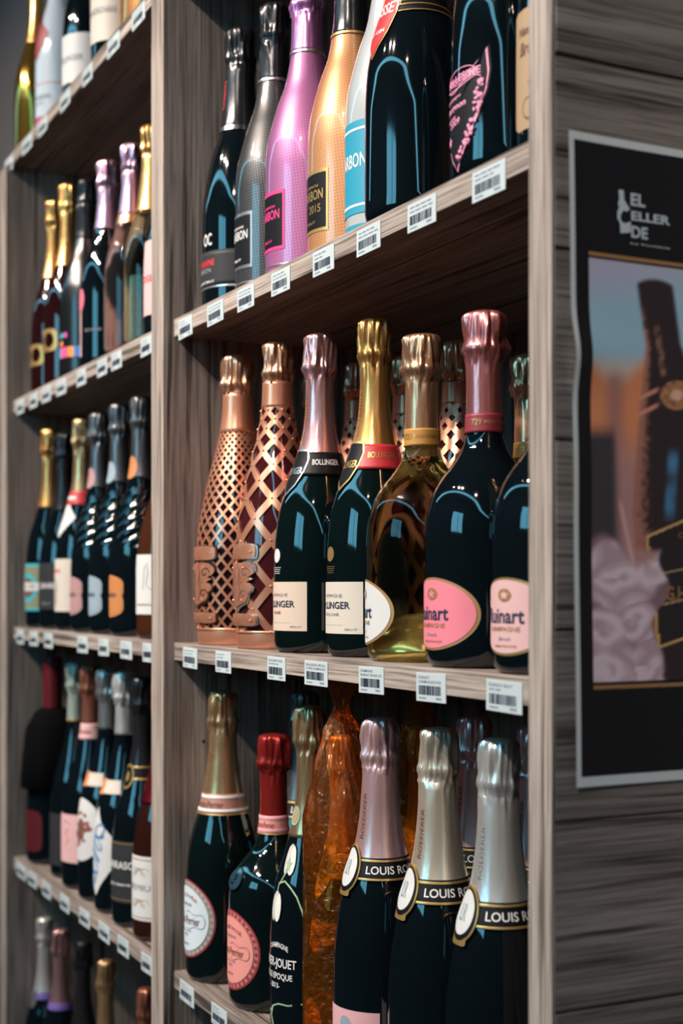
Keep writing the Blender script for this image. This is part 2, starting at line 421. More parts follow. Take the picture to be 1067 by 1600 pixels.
    def shape(s, kind, rel, half, zc, hz, m, off=.0006, name='front_label', parent=None, rings=6, thick=0.0, sub=2):
        P = SHAPES[kind]
        Q = []
        for i in range(len(P)):
            a, b = P[i], P[(i+1) % len(P)]
            k = sub if len(P) < 30 else 1
            for j in range(k): Q.append((a[0]+(b[0]-a[0])*j/k, a[1]+(b[1]-a[1])*j/k))
        n = len(Q)
        def lay(off):
            V = [s.pt(s._ang(rel), zc, off)]
            for g in range(1, rings+1):
                for x, y in Q: V.append(s.pt(s._ang(rel+half*x*g/rings), zc+hz*y*g/rings, off))
            return V
        V = lay(off+thick); F = [(0, 1+i, 1+(i+1) % n) for i in range(n)]
        for g in range(rings-1):
            for i in range(n): F.append((1+g*n+i, 1+(g+1)*n+i, 1+(g+1)*n+(i+1) % n, 1+g*n+(i+1) % n))
        if thick:
            k = len(V); b = (rings-1)*n+1
            V += [s.pt(s._ang(rel+half*x*1.02), zc+hz*y*1.02, off) for x, y in Q]
            for i in range(n): F.append((b+i, k+i, k+(i+1) % n, b+(i+1) % n))
        o = mesh_obj(name, V, F, m, parent or s.root, not thick)
        if parent is None: s.last = o
        return o
    def text(s, t, rel, zc, width, height, m, off=.0010, bold=.012, shear=0, vert=False, parent='last', name='lettering', arc=0.0, slope=0.0):
        """width in degrees round the bottle, height as a fraction of the bottle's height"""
        V0, F = text_mesh(t, bold, shear); V = []
        for x, y in V0:
            if vert: a, z = rel - y*width, zc + x*height
            else: a, z = rel + x*width, zc + y*height - arc*(2*x)**2 + slope*x
            V.append(s.pt(s._ang(a), z, off))
        par = s.last if parent == 'last' else (parent or s.root)
        return mesh_obj(name, V, F, m, par or s.root)
    def line(s, pts, wid, m, off=.001, parent='last', name='drawn_line'):
        """thin printed stroke through (degrees, height fraction) points"""
        V = []; F = []
        for i, (a, z) in enumerate(pts):
            b = pts[min(i+1, len(pts)-1)]; c = pts[max(i-1, 0)]
            rr = s.r(z)
            tx, tz = math.radians(b[0]-c[0])*rr, (b[1]-c[1])*s.H
            L = math.hypot(tx, tz) or 1
            nx, nz = -tz/L*wid/2, tx/L*wid/2
            for sg in (1, -1): V.append(s.pt(s._ang(a+math.degrees(sg*nx/rr)), z+sg*nz/s.H, off))
        for i in range(len(pts)-1): F.append((2*i, 2*i+1, 2*i+3, 2*i+2))
        par = s.last if parent == 'last' else (parent or s.root)
        return mesh_obj(name, V, F, m, par or s.root)
    def lattice(s, m, N, wid, c, z0, z1, off, name, rev=1, thick=.0010, twist0=0.0):
        V = []; F = []
        steps = 64
        for sg in (1, -1):
            for i in range(N):
                a = 2*math.pi*i/N + twist0; k = len(V)
                for j in range(steps+1):
                    z = z0+(z1-z0)*j/steps; rr = s.r(z)
                    if j: a += sg*((z1-z0)/steps*s.H)/(c*rr)
                    hw = wid*(0.42+0.58*rr/s.R)*math.sqrt(1+c*c)/c/2/rr
                    for da in (-1, -.33, .33, 1):
                        q = rr+off; V.append((q*math.cos(a+da*hw), q*math.sin(a+da*hw), z*s.H))
                    for da in (-1, 1):
                        for q in (rr+off, rr+off-thick): V.append((q*math.cos(a+da*hw), q*math.sin(a+da*hw), z*s.H))
                for j in range(steps):
                    b = k+8*j
                    for e in range(3): F.append((b+e, b+e+1, b+9+e, b+8+e))
                    F.append((b+5, b+4, b+12, b+13)); F.append((b+6, b+7, b+15, b+14))
        return mesh_obj(name, V, F, m, s.root, True)
    def rivets(s, pts, m, r=.0011, off=.002, name='rivets', parent=None):
        V = []; F = []
        for rel, z in pts:
            a0 = s._ang(rel); rr = s.r(z); k = len(V)
            n = Vector((math.cos(a0), math.sin(a0), 0)); u = Vector((-math.sin(a0), math.cos(a0), 0)); w = Vector((0, 0, 1))
            c = n*(rr+off) + w*z*s.H
            for q, h in ((1, 0), (.75, .5), (.35, .8)):
                for i in range(8):
                    t = 2*math.pi*i/8; V.append(tuple(c+(u*math.cos(t)+w*math.sin(t))*r*q+n*r*h))
            for g in range(2):
                for i in range(8): F.append((k+g*8+i, k+g*8+(i+1) % 8, k+g*8+8+(i+1) % 8, k+g*8+8+i))
            F.append(tuple(k+16+i for i in range(8)))
        return mesh_obj(name, V, F, m, parent or s.root, True)

# ------------------------------------------------------------------ bottle materials
G_BLACK = glass_dark('near-black', (0.0025, 0.005, 0.007))
G_GREEN = glass_dark('dark green', (0.002, 0.0055, 0.0055))
G_RED = glass_dark('dark red', (0.016, 0.003, 0.003))
G_AMBER = glass_dark('amber', (0.05, 0.015, 0.006))
G_MATT = glass_dark('satin black', (0.006, 0.006, 0.007), 0.25)
F_PINK = foil_mat('rose', (0.80, 0.42, 0.42)); F_LILAC = foil_mat('lilac', (0.72, 0.42, 0.56))
F_GOLD = foil_mat('gold', (0.84, 0.43, 0.14)); F_PALEGOLD = foil_mat('pale gold', (0.74, 0.47, 0.24))
F_COPPER = foil_mat('copper', (0.83, 0.40, 0.24)); F_PEACH = foil_mat('peach copper', (0.80, 0.42, 0.24))
F_SALMON = foil_mat('salmon', (0.76, 0.26, 0.25)); F_BLACK = foil_mat('black', (0.03, 0.03, 0.034), 0.22, 0.6)
F_GREY = foil_mat('grey', (0.16, 0.16, 0.17), 0.3, 0.8)
F_RED = foil_mat('ruby red', (0.40, 0.03, 0.025), 0.3, 0.7); F_SILVER = foil_mat('silver', (0.86, 0.84, 0.80), .3, .75)
F_CHAMP = foil_mat('champagne silver', (0.86, 0.73, 0.58), .3, .75); F_ROEDPINK = foil_mat('dusky rose', (0.84, 0.52, 0.52), .3, .75)
F_BROWN = foil_mat('brown', (0.30, 0.11, 0.07), 0.35, 0.6); F_MINT = foil_mat('mint', (0.42, 0.50, 0.44), 0.4, 0.5)
F_MAG = foil_mat('orchid', (0.55, 0.22, 0.48), 0.25, 0.75)
COPPER = mat('copper sheet', (0.84, 0.37, 0.23), 0.30, 0.72)
COPPER_D = mat('dark copper rim', (0.05, 0.03, 0.025), 0.4, 0.6)  # dark rim and scrolls of the fine mesh bottle's crest
TIN = mat('pale tin rim', (0.62, 0.60, 0.60), 0.3, 0.9)
CREAM = mat('cream label', (0.62, 0.50, 0.41), 0.55); CREAM2 = mat('ivory label', (0.60, 0.55, 0.48), 0.55)
WHITE = mat('white label', (0.62, 0.63, 0.63), 0.55); BLUEWHITE = mat('cool white label', (0.60, 0.70, 0.76), 0.5)
PINKL = mat('pink label', (0.80, 0.22, 0.29), 0.5); SALMONL = mat('salmon label', (0.78, 0.30, 0.27), 0.5)
PALEPINK = mat('pale pink label', (0.72, 0.44, 0.44), 0.55); ROSEL = mat('dusty rose label', (0.66, 0.34, 0.40), 0.55)
GOLDP = mat('gold print', (0.62, 0.40, 0.14), 0.35, 0.7); COPPERP = mat('copper print', (0.55, 0.32, 0.14), 0.4, 0.5)
NAVY = mat('navy ink', (0.02, 0.03, 0.07), 0.5); WHITEINK = mat('white ink', (0.75, 0.75, 0.75), 0.5)
PINKINK = mat('pink ink', (0.85, 0.32, 0.50), 0.5); REDINK = mat('red ink', (0.70, 0.03, 0.04), 0.5)
WINE = mat('wine red print', (0.28, 0.035, 0.045), 0.5); BLACKL = mat('black label', (0.008, 0.008, 0.010), 0.45, 0, 0.15)
GREYL = mat('charcoal label', (0.030, 0.032, 0.036), 0.5, 0, 0.2); CYANL = mat('turquoise label', (0.02, 0.28, 0.42), 0.45)
ORANGEL = mat('orange label', (0.72, 0.24, 0.06), 0.5); SKYL = mat('pale blue label', (0.27, 0.36, 0.43), 0.5)
TAN = mat('kraft label', (0.40, 0.27, 0.16), 0.6); CRIMSON = mat('crimson band', (0.52, 0.03, 0.04), 0.45)
GREENP = mat('sage green print', (0.30, 0.46, 0.30), 0.5); TEALP = mat('teal print', (0.05, 0.38, 0.46), 0.5)
BROWNP = mat('brown print', (0.16, 0.08, 0.05), 0.6); PURPLEP = mat('violet print', (0.16, 0.10, 0.38), 0.5)
BLUEP = mat('blue print', (0.03, 0.22, 0.50), 0.5)

# ------------------------------------------------------------------ right bay, top shelf (ZA)
GA = 'bottles on the top shelf of the tall unit'
b = Bottle(-1.6752, .0829, ZA, .3633, .0487, 'roed', 'black bottle with grey wrap label and red lettering against the divider, top shelf', GA)
b.body(G_BLACK, .70); b.foil(F_BLACK, .645, seed=1, capr=.36)
b.band(.630, .648, mat('bright ring', (.6, .6, .6), .2, 1), .0012, 'foil_ring')
b.band(.085, .205, GREYL, .0006, 'wrap_label'); b.text('MOONSHINE', -2, .165, 58, .022, REDINK); b.text('CARBON', 0, .14, 40, .016, GREYINK)
b.text('BLANC BRUT', 5, .1, 44, .008, WHITEINK); b.band(.078, .084, TIN, .0008, 'silver_line')
b.text('OC', 12, .245, 20, .042, WHITEINK, parent=None)
b.text('CARBON', 2, .76, 12, .10, REDINK, .0017, vert=True, parent=None)
def carbon(x, y, R, body, dark, foilm, ring, border, ink, label, word='CARBON', sub=None, big=False, seed=0, z_ring=.735):
    b = Bottle(x, y, ZA, .359, R, 'carb', label, GA)
    b.body(carbon_mat(label[:18], body, dark), .78, uv=True); b.foil(foilm, z_ring, seed=seed, capr=.37, amp=.8)
    b.band(z_ring-.004, z_ring+.004, ring, .0013, 'foil_ring')
    b.rect(0, 33, .095, .280, border, .0005); L = b.last
    b.rect(0, 29.5, .106, .269, BLACKL, .0008, 'label_panel', parent=L)
    b.text(word, 0, .206, 50, .030, ink, .0011, parent=L); b.text('CHAMPAGNE', 0, .232, 34, .008, ink, .0011, parent=L)
    if sub: b.text(sub, 8, .165, 26, .024, ink, .0011, bold=0, parent=L)
    b.text('BRUT', 0, .125, 22, .008, ink, .0011, parent=L)
    b.band(.045, .050, ring, .0006, 'base_line')
    return b
carbon(-1.5769, .087, .0471, (.075, .077, .08), (.008, .008, .009), F_BLACK, TIN, TIN, WHITEINK, 'black carbon-weave bottle with silver-framed label between the black and pink ones, top shelf', seed=2)
carbon(-1.4779, .0854, .0484, (.42, .15, .34), (.32, .105, .25), F_MAG, TIN, mat('hot pink frame', (.75, .04, .22), .4), mat('hot pink ink', (.75, .05, .25), .4), 'orchid pink carbon-weave bottle with black label framed in hot pink', seed=3)
carbon(-1.3817, .0921, .0466, (.56, .27, .12), (.44, .20, .085), F_BLACK, GOLDP, GOLDP, GOLDP, 'copper orange carbon-weave bottle with gold-framed black label reading 2015', sub='2015', seed=4, z_ring=.70)
b = Bottle(-1.2859, .0896, ZA, .359, .0459, 'carb', 'pale grey white bottle with turquoise label beside the copper orange one', GA)
b.body(mat('pearl white lacquer', (.40, .44, .46), .3, 0, .5, 1.0, coat_rough=.05), .78); b.foil(F_SILVER, .735, seed=5, capr=.37)
b.rect(0, 44, .085, .345, CYANL); L = b.last
for a in ((.105, .112), (.318, .325)): b.rect(0, 40, a[0], a[1], WHITEINK, .0009, 'label_frame', parent=L)
for a in (-39, 39): b.rect(a, 1.2, .112, .318, WHITEINK, .0009, 'label_frame', parent=L, nx=2)
b.text('CARBON', 0, .235, 62, .040, WHITEINK, .0009, parent=L)
b.rect(0, 44, .02, .055, CYANL, .0006, 'base_label'); b.rect(0, 42, .03, .034, WHITEINK, .0009, 'label_frame', parent=b.last)
b = Bottle(-1.1911, .0666, ZA, .35, .0491, 'lpm', 'large black bottle with red shield sash on its shoulder, top shelf', GA)
b.body(G_BLACK, .80); b.foil(F_BLACK, .66, seed=6)
b.band(.555, .66, BLACKL, .0010); L = b.last
for z in (.556, .575, .654): b.band(z, z+.003, GOLDP, .0013, 'gold_line', parent=L)
b.text('GOSSET', 62, .618, 50, .026, GOLDP, .0016, parent=L); b.text('MAISON FONDEE EN', 62, .59, 46, .007, GOLDP, .0016, parent=L)
b.shape('sash', 0, 49, .60, .165, GOLDP, .0016, 'shoulder_label'); L = b.last
b.shape('sash', 0, 46.5, .601, .157, CRIMSON, .0020, 'label_panel', parent=L)
b.text('GOSSET', 0, .575, 76, .035, WHITEINK, .0023, parent=L); b.text('BRUT', 0, .66, 40, .025, WHITEINK, .0023, parent=L); b.text('AY 1584', 0, .51, 34, .012, WHITEINK, .0023, parent=L)
b = Bottle(-1.0306, .0613, ZA, .352, .0438, 'lpm', 'black bottle with pink-outlined shield label near the end upright, top shelf', GA)
b.body(G_BLACK, .80); b.foil(F_BLACK, .64, seed=7)
b.shape('shield', -3, 50, .152, .144, BLACKL, .0004); L = b.last
b.shape('shield', -3, 47.5, .152, .138, PINKINK, .0007, 'label_outline', parent=L)
b.shape('shield', -3, 45, .152, .131, mat('shield field', (.012, .012, .015), .5, 0, .12), .0010, 'label_panel', parent=L)
b.text('MILLESIME', 6, .234, 56, .018, PINKINK, .0014, bold=.02, parent=L, slope=.012)
b.line([(-30+58*t/20, .217-.012*math.sin(t/20*math.pi)+.012*t/20) for t in range(21)], .0008, PINKINK, .0013, parent=L)
b.line([(-28+54*t/20+8, .212-.010*math.sin(t/20*2*math.pi)+.012*t/20) for t in range(21)], .0008, PINKINK, .0013, parent=L)
b.line([(4+24*math.cos(t*math.pi/12), .238+.018*math.sin(t*math.pi/12)+.004*math.cos(t*math.pi/12)) for t in range(25)], .0006, PINKINK, .0013, parent=L)
b.text('Champagne', -10, .190, 34, .010, PINKINK, .0013, shear=.3, parent=L, slope=.006); b.text('Perignon', -6, .167, 42, .020, PINKINK, .0013, bold=.02, shear=.2, parent=L, slope=.008)
b.text('Rose', -14, .144, 22, .010, PINKINK, .0013, shear=.3, parent=L, slope=.006); b.text('2009', -6, .132, 22, .015, PINKINK, .0013, parent=L, slope=.006)
b.shape('star', -18, 7, .092, .014, PINKINK, .0013, 'star', parent=L)
random.seed(5)
VM = []
for k in range(54):                                             # vine of leaves climbing the right side of the shield
    t = random.random(); a = 30*(1-t)**0+0; rel = -3+8+27*math.sin(min(1, t*1.15)*math.pi/2)+random.uniform(-4.5, 4.5); z = .042+t*.172
    VM.append((rel, z))
    b.shape('star', rel, random.uniform(2.2, 3.8), z, random.uniform(.0045, .0075), PINKINK, .0013+.00004*k, 'vine_leaf', parent=L, rings=1, sub=1)
b = Bottle(-.9385, .060, ZA, .352, .0370, 'std', 'black bottle with tan kraft label half hidden by the end upright', GA)
b.body(G_BLACK, .80); b.foil(F_BLACK, .62, seed=8)
b.shape('round_end', 0, 34, .175, .135, TAN); L = b.last
b.shape('star', 12, 6, .14, .012, BROWNP, .0010, 'star', parent=L); b.text('Brut', 6, .22, 30, .03, BROWNP, parent=L, shear=.3); b.text('Nature', 6, .26, 36, .02, BROWNP, parent=L, shear=.3)
b.shape('disc', 10, 13, .085, .026, BROWNP, .0009, 'seal', parent=L); b.shape('disc', 10, 10.5, .085, .021, TAN, .0011, 'seal_field', parent=L)

# ------------------------------------------------------------------ right bay, middle shelf (ZB)
GB = 'bottles on the middle shelf of the tall unit'
def jacket(b, N, wid, c, z0, z1, off=.0016, tw=0.0):
    b.lattice(COPPER, N, wid, c, z0, z1, off, 'lattice_jacket', twist0=tw)
    b.band(.0, z0-.001, COPPER, off, 'base_ring', nz=6); b.band(z0-.006, z0+.002, COPPER, off+.0007, 'base_bead', nz=3)
    b.band(z1-.006, .868, COPPER, off, 'neck_sleeve', nz=10)
def crest(b, rim, plate):
    for (kind, rel, half, z, hz, nm) in (('soft', 0, 40, .312, .027, 'ribbon_plate'), ('crest', 0, 38, .205, .083, 'crest_plate'), ('soft', 0, 40, .092, .021, 'bar_plate')):
        o = b.shape(kind, rel, half, z, hz, rim, .0022, nm, thick=.0012)
        b.shape(kind, rel, half*.93, z, hz*.88, plate, .0036, 'plate_face', parent=o, thick=.0008)
        if kind == 'crest':
            for sx in (1, -1):
                b.line([(sx*(20+9*math.cos(t*.5)*(1-t/16)), .245+.020*math.sin(t*.5)*(1-t/16)) for t in range(14)], .0012, rim, .0047, parent=o, name='scroll')
                b.line([(sx*(17+8*math.cos(t*.5)*(1-t/16)), .175+.016*math.sin(t*.5)*(1-t/16)) for t in range(14)], .0012, rim, .0047, parent=o, name='scroll')
                b.line([(sx*3, .275), (sx*8, .25), (sx*6, .215), (sx*11, .185), (sx*5, .15)], .0010, rim, .0047, parent=o, name='scroll')
                for k in range(3): b.line([(sx*(4+3*k), .232-.012*k), (sx*(9+3*k), .243-.012*k)], .0007, TIN, .0047, parent=o, name='engraved_line')
        b.rivets([(30, z), (-30, z)] if kind != 'crest' else [(17, .26), (-17, .26), (14, .155), (-14, .155)], COPPER, .0014, .0046, 'rivet_heads', parent=o)
b = Bottle(-1.650, .0687, ZB, .3594, .0495, 'latt', 'copper bottle in a fine mesh jacket beside the divider, middle shelf', GB)
b.body(glass_dark('plum glass', (.010, .004, .005)), .70); b.foil(F_COPPER, .86, seed=11, capr=.37, pinch=.872); jacket(b, 20, .0031, 1.22, .055, .735)
crest(b, COPPER_D, COPPER)
b = Bottle(-1.5193, .066, ZB, .3551, .0475, 'latt', 'copper bottle in an open diamond lattice jacket, middle shelf front row', GB)
b.body(glass_dark('plum red glass', (.045, .008, .010)), .80); b.foil(F_COPPER, .86, seed=12, capr=.37, pinch=.872)
jacket(b, 7, .0085, 1.22, .055, .79, tw=.33)
crest(b, TIN, COPPER)
pts = []; g = 0; k = 0; zz = .055                       # one rivet where each pair of strips crosses
while zz < .78:
    if g >= k*math.pi/7:
        pts += [(math.degrees(2*math.pi*i/7 + .33 + k*math.pi/7) + 90, zz) for i in range(7)]; k += 1
    g += .001*b.H/(1.22*b.r(zz)); zz += .001
b.rivets(pts, COPPER, .0015, .0018, 'rivet_heads')

def bollinger(x, y, H, R, foilm, bandm, bandink, rimm, crestm, ink, lab, lines, label, seed, words):
    b = Bottle(x, y, ZB, H, R, 'std', label, GB)
    b.body(G_GREEN, .72); b.foil(foilm, .605, seed=seed, pinch=.868)
    b.band(.548, .622, bandm, .0014); b.text('BOLLINGER', 78, .590, 60, .018, bandink, .0018)
    b.shape('sash', 0, 40, .560, .075, rimm, .0018, 'neck_medallion'); L = b.last
    b.shape('sash', 0, 36, .562, .066, BLACKL, .0021, 'medallion_field', parent=L); b.text('BOLLINGER', 0, .565, 56, .022, rimm, .0024, parent=L)
    b.shape('ellipse', -2, 9, .300, .022, crestm, .0006, 'crest_mark')
    for k in range(4): b.rect(-2, 11-k, .262-.006*k, .2635-.006*k, crestm, .0006, 'crest_line', parent=b.last, nx=6, nz=1)
    b.rect(0, 49, .067, .218, lab); L = b.last
    b.text('CHAMPAGNE', 0, .178, 44, .010, GREYINK, parent=L, bold=0); b.text('BOLLINGER', 0, .150, 66, .021, NAVY, parent=L, bold=.018)
    b.text(words, 0, .124, 34 if len(words) > 5 else 18, .010, ink, parent=L)
    b.text('BRUT', 34, .080, 16, .006, GREYINK, parent=L, bold=0); b.rect(-4, 28, .092, .0925, GREYINK, .0009, 'fine_rule', parent=L)
    b.text('foil', 0, .7, 1, .001, GOLDP, .0016, parent=None) if False else None
    b.text('BOLLINGER', 2, .72, 9, .14, COPPERP, .0017, vert=True, parent=None)
    return b
bollinger(-1.4104, .0688, .3475, .0505, F_PINK, BLACKL, WHITEINK, TIN, WHITE, WINE, CREAM, 2, 'dark green bottle with rose foil, black neck band and cream label', 13, 'ROSÉ')
bollinger(-1.2966, .0774, .345, .0500, F_GOLD, CRIMSON, GOLDP, GOLDP, GOLDP, GREYINK, CREAM2, 3, 'dark green bottle with gold foil, red neck band and ivory label', 14, 'SPÉCIAL CUVÉE')

def ruinart(x, y, H, R, glass, foilm, bandm, lab, border, label, seed, words, group=GB, clear=False, simple=False, face=-90):
    b = Bottle(x, y, ZB, H, R, 'ruin', label, group, face=face)
    if clear:
        b.body(glass, .74)
        # wine-yellow punt rising inside the base
        rz = [(R*.78*math.cos(t*math.pi/2/10), .005+.040*math.sin(t*math.pi/2/10)) for t in range(11)]
        b.lathe('punt', rz[:-1]+[(.001, .045)], mat('punt glass', (.92, .74, .36), .16, .85), 48)
        b.lathe('cork', [(R*.20, .62*H), (R*.21, .66*H), (R*.21, .80*H)], mat('cork', (.35, .22, .10), .8), 24)
    else: b.body(glass, .74)
    b.foil(foilm, .655, seed=seed, pinch=.868, capr=.345)
    b.band(.655, .708, bandm, .0014); b.text('1729', 30, .684, 40, .018, GOLDP, .0018); b.text('MAISON FONDEE EN', 100, .684, 86, .011, GOLDP, .0018)
    if simple: return b
    b.shape('ruin', 0, 55, .148, .104, border, .0005); L = b.last
    b.shape('ruin', -.5, 51.5, .148, .0975, lab, .0008, 'label_panel', parent=L)
    b.text('Ruinart', -4, .150, 54, .040, NAVY, .0011, bold=.02, parent=L)
    b.text('CHAMPAGNE', -4, .116, 46, .013, COPPERP, .0011, parent=L); b.text(words, 0, .091, 16, .010, GREYINK, .0011, parent=L); b.text('REIMS FRANCE', 0, .072, 30, .006, COPPERP, .0011, parent=L)
    b.shape('ellipse', 0, 9, .203, .017, COPPERP, .0011, 'crest_mark', parent=L, rings=2); b.shape('star', 0, 7, .203, .013, lab, .0013, 'crest_star', parent=L, rings=1)
    return b
ruinart(-1.1884, .0721, .3114, .0540, glass_clear('champagne gold', (.98, .90, .50), 1.36, 1.0), F_PEACH, mat('amber band', (.50, .24, .05), .45), WHITE, COPPERP, 'clear golden bottle with copper foil and white label, middle shelf', 15, 'Blanc', clear=True, face=-113)
ruinart(-1.0746, .0708, .3135, .0528, G_BLACK, F_SALMON, mat('burgundy band', (.26, .03, .045), .45), PINKL, COPPERP, 'dark bottle with salmon pink foil and bright pink label, middle shelf', 16, 'Rosé')
ruinart(-.9632, .0691, .3100, .0516, G_BLACK, F_PEACH, mat('amber band', (.5, .24, .05), .45), PALEPINK, GOLDP, 'dark bottle with pale pink gold-rimmed label cut off by the end upright', 17, 'Brut', face=-85)
# second row
for i, (x, lab) in enumerate(((-1.6888, 'copper lattice bottle in the second row behind the fine mesh one'), (-1.5533, 'copper lattice bottle in the second row behind the rose-foil bottle'),
                              (-1.4300, 'copper lattice bottle in the second row behind the gold-foil bottle'), (-1.3180, 'copper lattice bottle in the second row behind the clear golden bottle'))):
    b = Bottle(x if i else -1.676, .190, ZB, .345 if i < 2 else .335, .0475, 'latt', lab, 'second-row copper bottles')
    b.body(glass_dark('plum red glass', (.045, .008, .010)), .80); b.foil(F_COPPER, .86, seed=30+i, capr=.37, pinch=.872); jacket(b, 8, .0092, 1.15, .055, .80, tw=.1*i)
ruinart(-1.180, .190, .300, .0520, G_BLACK, F_PEACH, mat('amber band', (.5, .24, .05), .45), WHITE, COPPERP, 'copper-foil bottle with amber neck band in the second row by the end upright', 18, 'Brut', 'second-row copper bottles')

# ------------------------------------------------------------------ right bay, lower shelf (ZC)
GC = 'bottles on the lower shelf of the tall unit'
def lperrier(x, y, H, R, prof, foilm, bandm, band2, lab, rim, label, seed, half, zc, hz, z0, zb):
    b = Bottle(x, y, ZC, H, R, prof, label, GC)
    b.body(G_GREEN, .74); b.foil(foilm, z0, seed=seed, pinch=.868, capr=.35 if prof == 'lpm' else .34)
    b.band(zb[0], zb[1], bandm, .0014); L = b.last
    for z in (zb[0]+.008, zb[1]-.014): b.band(z, z+.009, band2, .0018, 'lace_line', parent=L)
    b.band(zb[0]-.003, zb[0]+.001, GOLDP, .0018, 'gold_line', parent=L)
    b.text('Laurent-Perrier', 22, (zb[0]+zb[1])/2, 92, .022, BROWNP, .0022, parent=L)
    b.shape('ellipse', 0, half, zc, hz, rim, .0005); L = b.last
    b.shape('ellipse', 0, half*.955, zc, hz*.955, mat('lace print '+label[:4], (.42, .34, .33) if lab is BLUEWHITE else (.50, .16, .16), .55), .0008, 'lace_border', parent=L)
    n = 34
    for k in range(n):
        t = 2*math.pi*k/n
        b.shape('diamond', half*.895*math.cos(t), 2.6, zc+hz*.895*math.sin(t), .0085, rim if lab is not BLUEWHITE else GREYINK, .0010, 'lace_motif', parent=L, rings=1, sub=1)
    b.shape('ellipse', 0, half*.835, zc, hz*.845, GOLDP, .0011, 'label_rule', parent=L); b.shape('ellipse', 0, half*.82, zc, hz*.83, lab, .0013, 'label_panel', parent=L)
    b.text('Laurent-Perrier', -4, zc-.004, half*1.25, .030, BROWNP, .0016, parent=L); b.text('CHAMPAGNE', 0, zc+.050, half*.55, .011, GREYINK, .0016, parent=L)
    b.text('LA CUVÉE' if lab is BLUEWHITE else 'CUVÉE ROSÉ', 0, zc+.083, half*.95, .016, WINE, .0016, parent=L, arc=.018)
    b.text('Maison fondée', 0, zc-.040, half*.5, .008, GREYINK, .0016, parent=L); b.text('1812', 0, zc-.055, half*.2, .010, GREYINK, .0016, parent=L); b.text('BRUT', 0, zc-.088, half*.3, .008, WINE, .0016, parent=L)
    b.line([(half*(.60+.12*math.cos(t*math.pi/8)), zc-.003+.024*math.sin(t*math.pi/8)) for t in range(-4, 5)], .0006, BROWNP, .0016, parent=L)
    for sg in (1, -1): b.line([(half*(.02+.6*t/12), zc-.003+sg*(.024+.010*math.sin(t/12*math.pi*2.2)*(1-t/12))) for t in range(13)], .0006, BROWNP, .0016, parent=L)
    return b
b = lperrier(-1.6835, .0625, .3600, .0475, 'lpm', F_PALEGOLD, mat('dusky bronze band', (.42, .20, .16), .45, .2), WHITEINK, BLUEWHITE, WINE, 'dark green bottle with gold foil and pale oval label against the divider, lower shelf', 21, 58, .215, .135, .60, (.578, .645))
b.text('LP', 5, .775, 30, .03, BROWNP, .0016, parent=None)
b = lperrier(-1.5482, .0736, .3173, .0535, 'lpr', F_RED, SALMONL, ROSEL, SALMONL, WINE, 'squat dark bottle with ruby red foil and salmon oval label, lower shelf', 22, 50, .215, .147, .66, (.635, .700))
o = b.shape('ellipse', 4, 15, .475, .038, mat('glass seal', (.02, .05, .07), .1), .001, 'glass_seal', thick=.002); b.text('LP', 4, .475, 12, .035, G_BLACK, .0034, parent=o)
b = Bottle(-1.434, .0665, ZC, .3593, .0435, 'std', 'dark bottle painted with white anemone flowers beside the orange-wrapped one', GC)
b.body(G_BLACK, .74); b.foil(foil_mat('old gold', (.62, .44, .24)), .60, seed=23)
b.text('PERRIER-JOUET', 8, .76, 12, .18, BROWNP, .0017, vert=True, parent=None)
b.shape('disc', 10, 22, .665, .030, GREENP, .0015, 'neck_seal'); L = b.last; b.shape('disc', 10, 18, .665, .024, TAN, .0018, 'seal_field', parent=L); b.text('PJ', 10, .665, 18, .024, GREENP, .0021, parent=L)
b.text('CHAMPAGNE', 14, .280, 40, .016, WHITEINK, .0006, parent=None, arc=.010); b.text('PERRIER-JOUET', 4, .222, 86, .036, WHITEINK, .0006, parent=None); b.text('BELLE EPOQUE', 8, .184, 66, .022, WHITEINK, .0006, parent=None); b.text('-2013-', 6, .156, 24, .016, WHITEINK, .0006, parent=None)
for (rel, z, half, hz) in ((22, .540, 17, .046), (6, .398, 15, .046)):
    for k in range(4):
        a = (k-1.5)*.42
        p = b.shape('ellipse', rel+half*.75*math.sin(a)*.8, half*.55, z-abs(a)*.01, hz, BLACKL, .0005+.0003*k, 'petal'); b.shape('ellipse', rel+half*.75*math.sin(a)*.8, half*.49, z-abs(a)*.01, hz*.93, mat('petal white', (.72, .72, .66), .5), .0006+.0003*k, 'petal_fill', parent=p)
b.shape('star', 22, 9, .520, .026, GREENP, .0020, 'leaf')
b.line([(20, .505), (12, .475), (6, .458), (5, .43)], .0014, GREENP, .0012, parent=None, name='stem'); b.line([(6, .462), (20, .472), (34, .455), (46, .43), (56, .385), (62, .325)], .0018, GREENP, .0012, parent=None, name='stem')
b.line([(-8, .07), (2, .09), (16, .102), (34, .102), (60, .112)], .0016, GREENP, .0008, parent=None, name='stem'); b.line([(2, .09), (-3, .06), (4, .02)], .0030, GREENP, .0009, parent=None, name='stem')

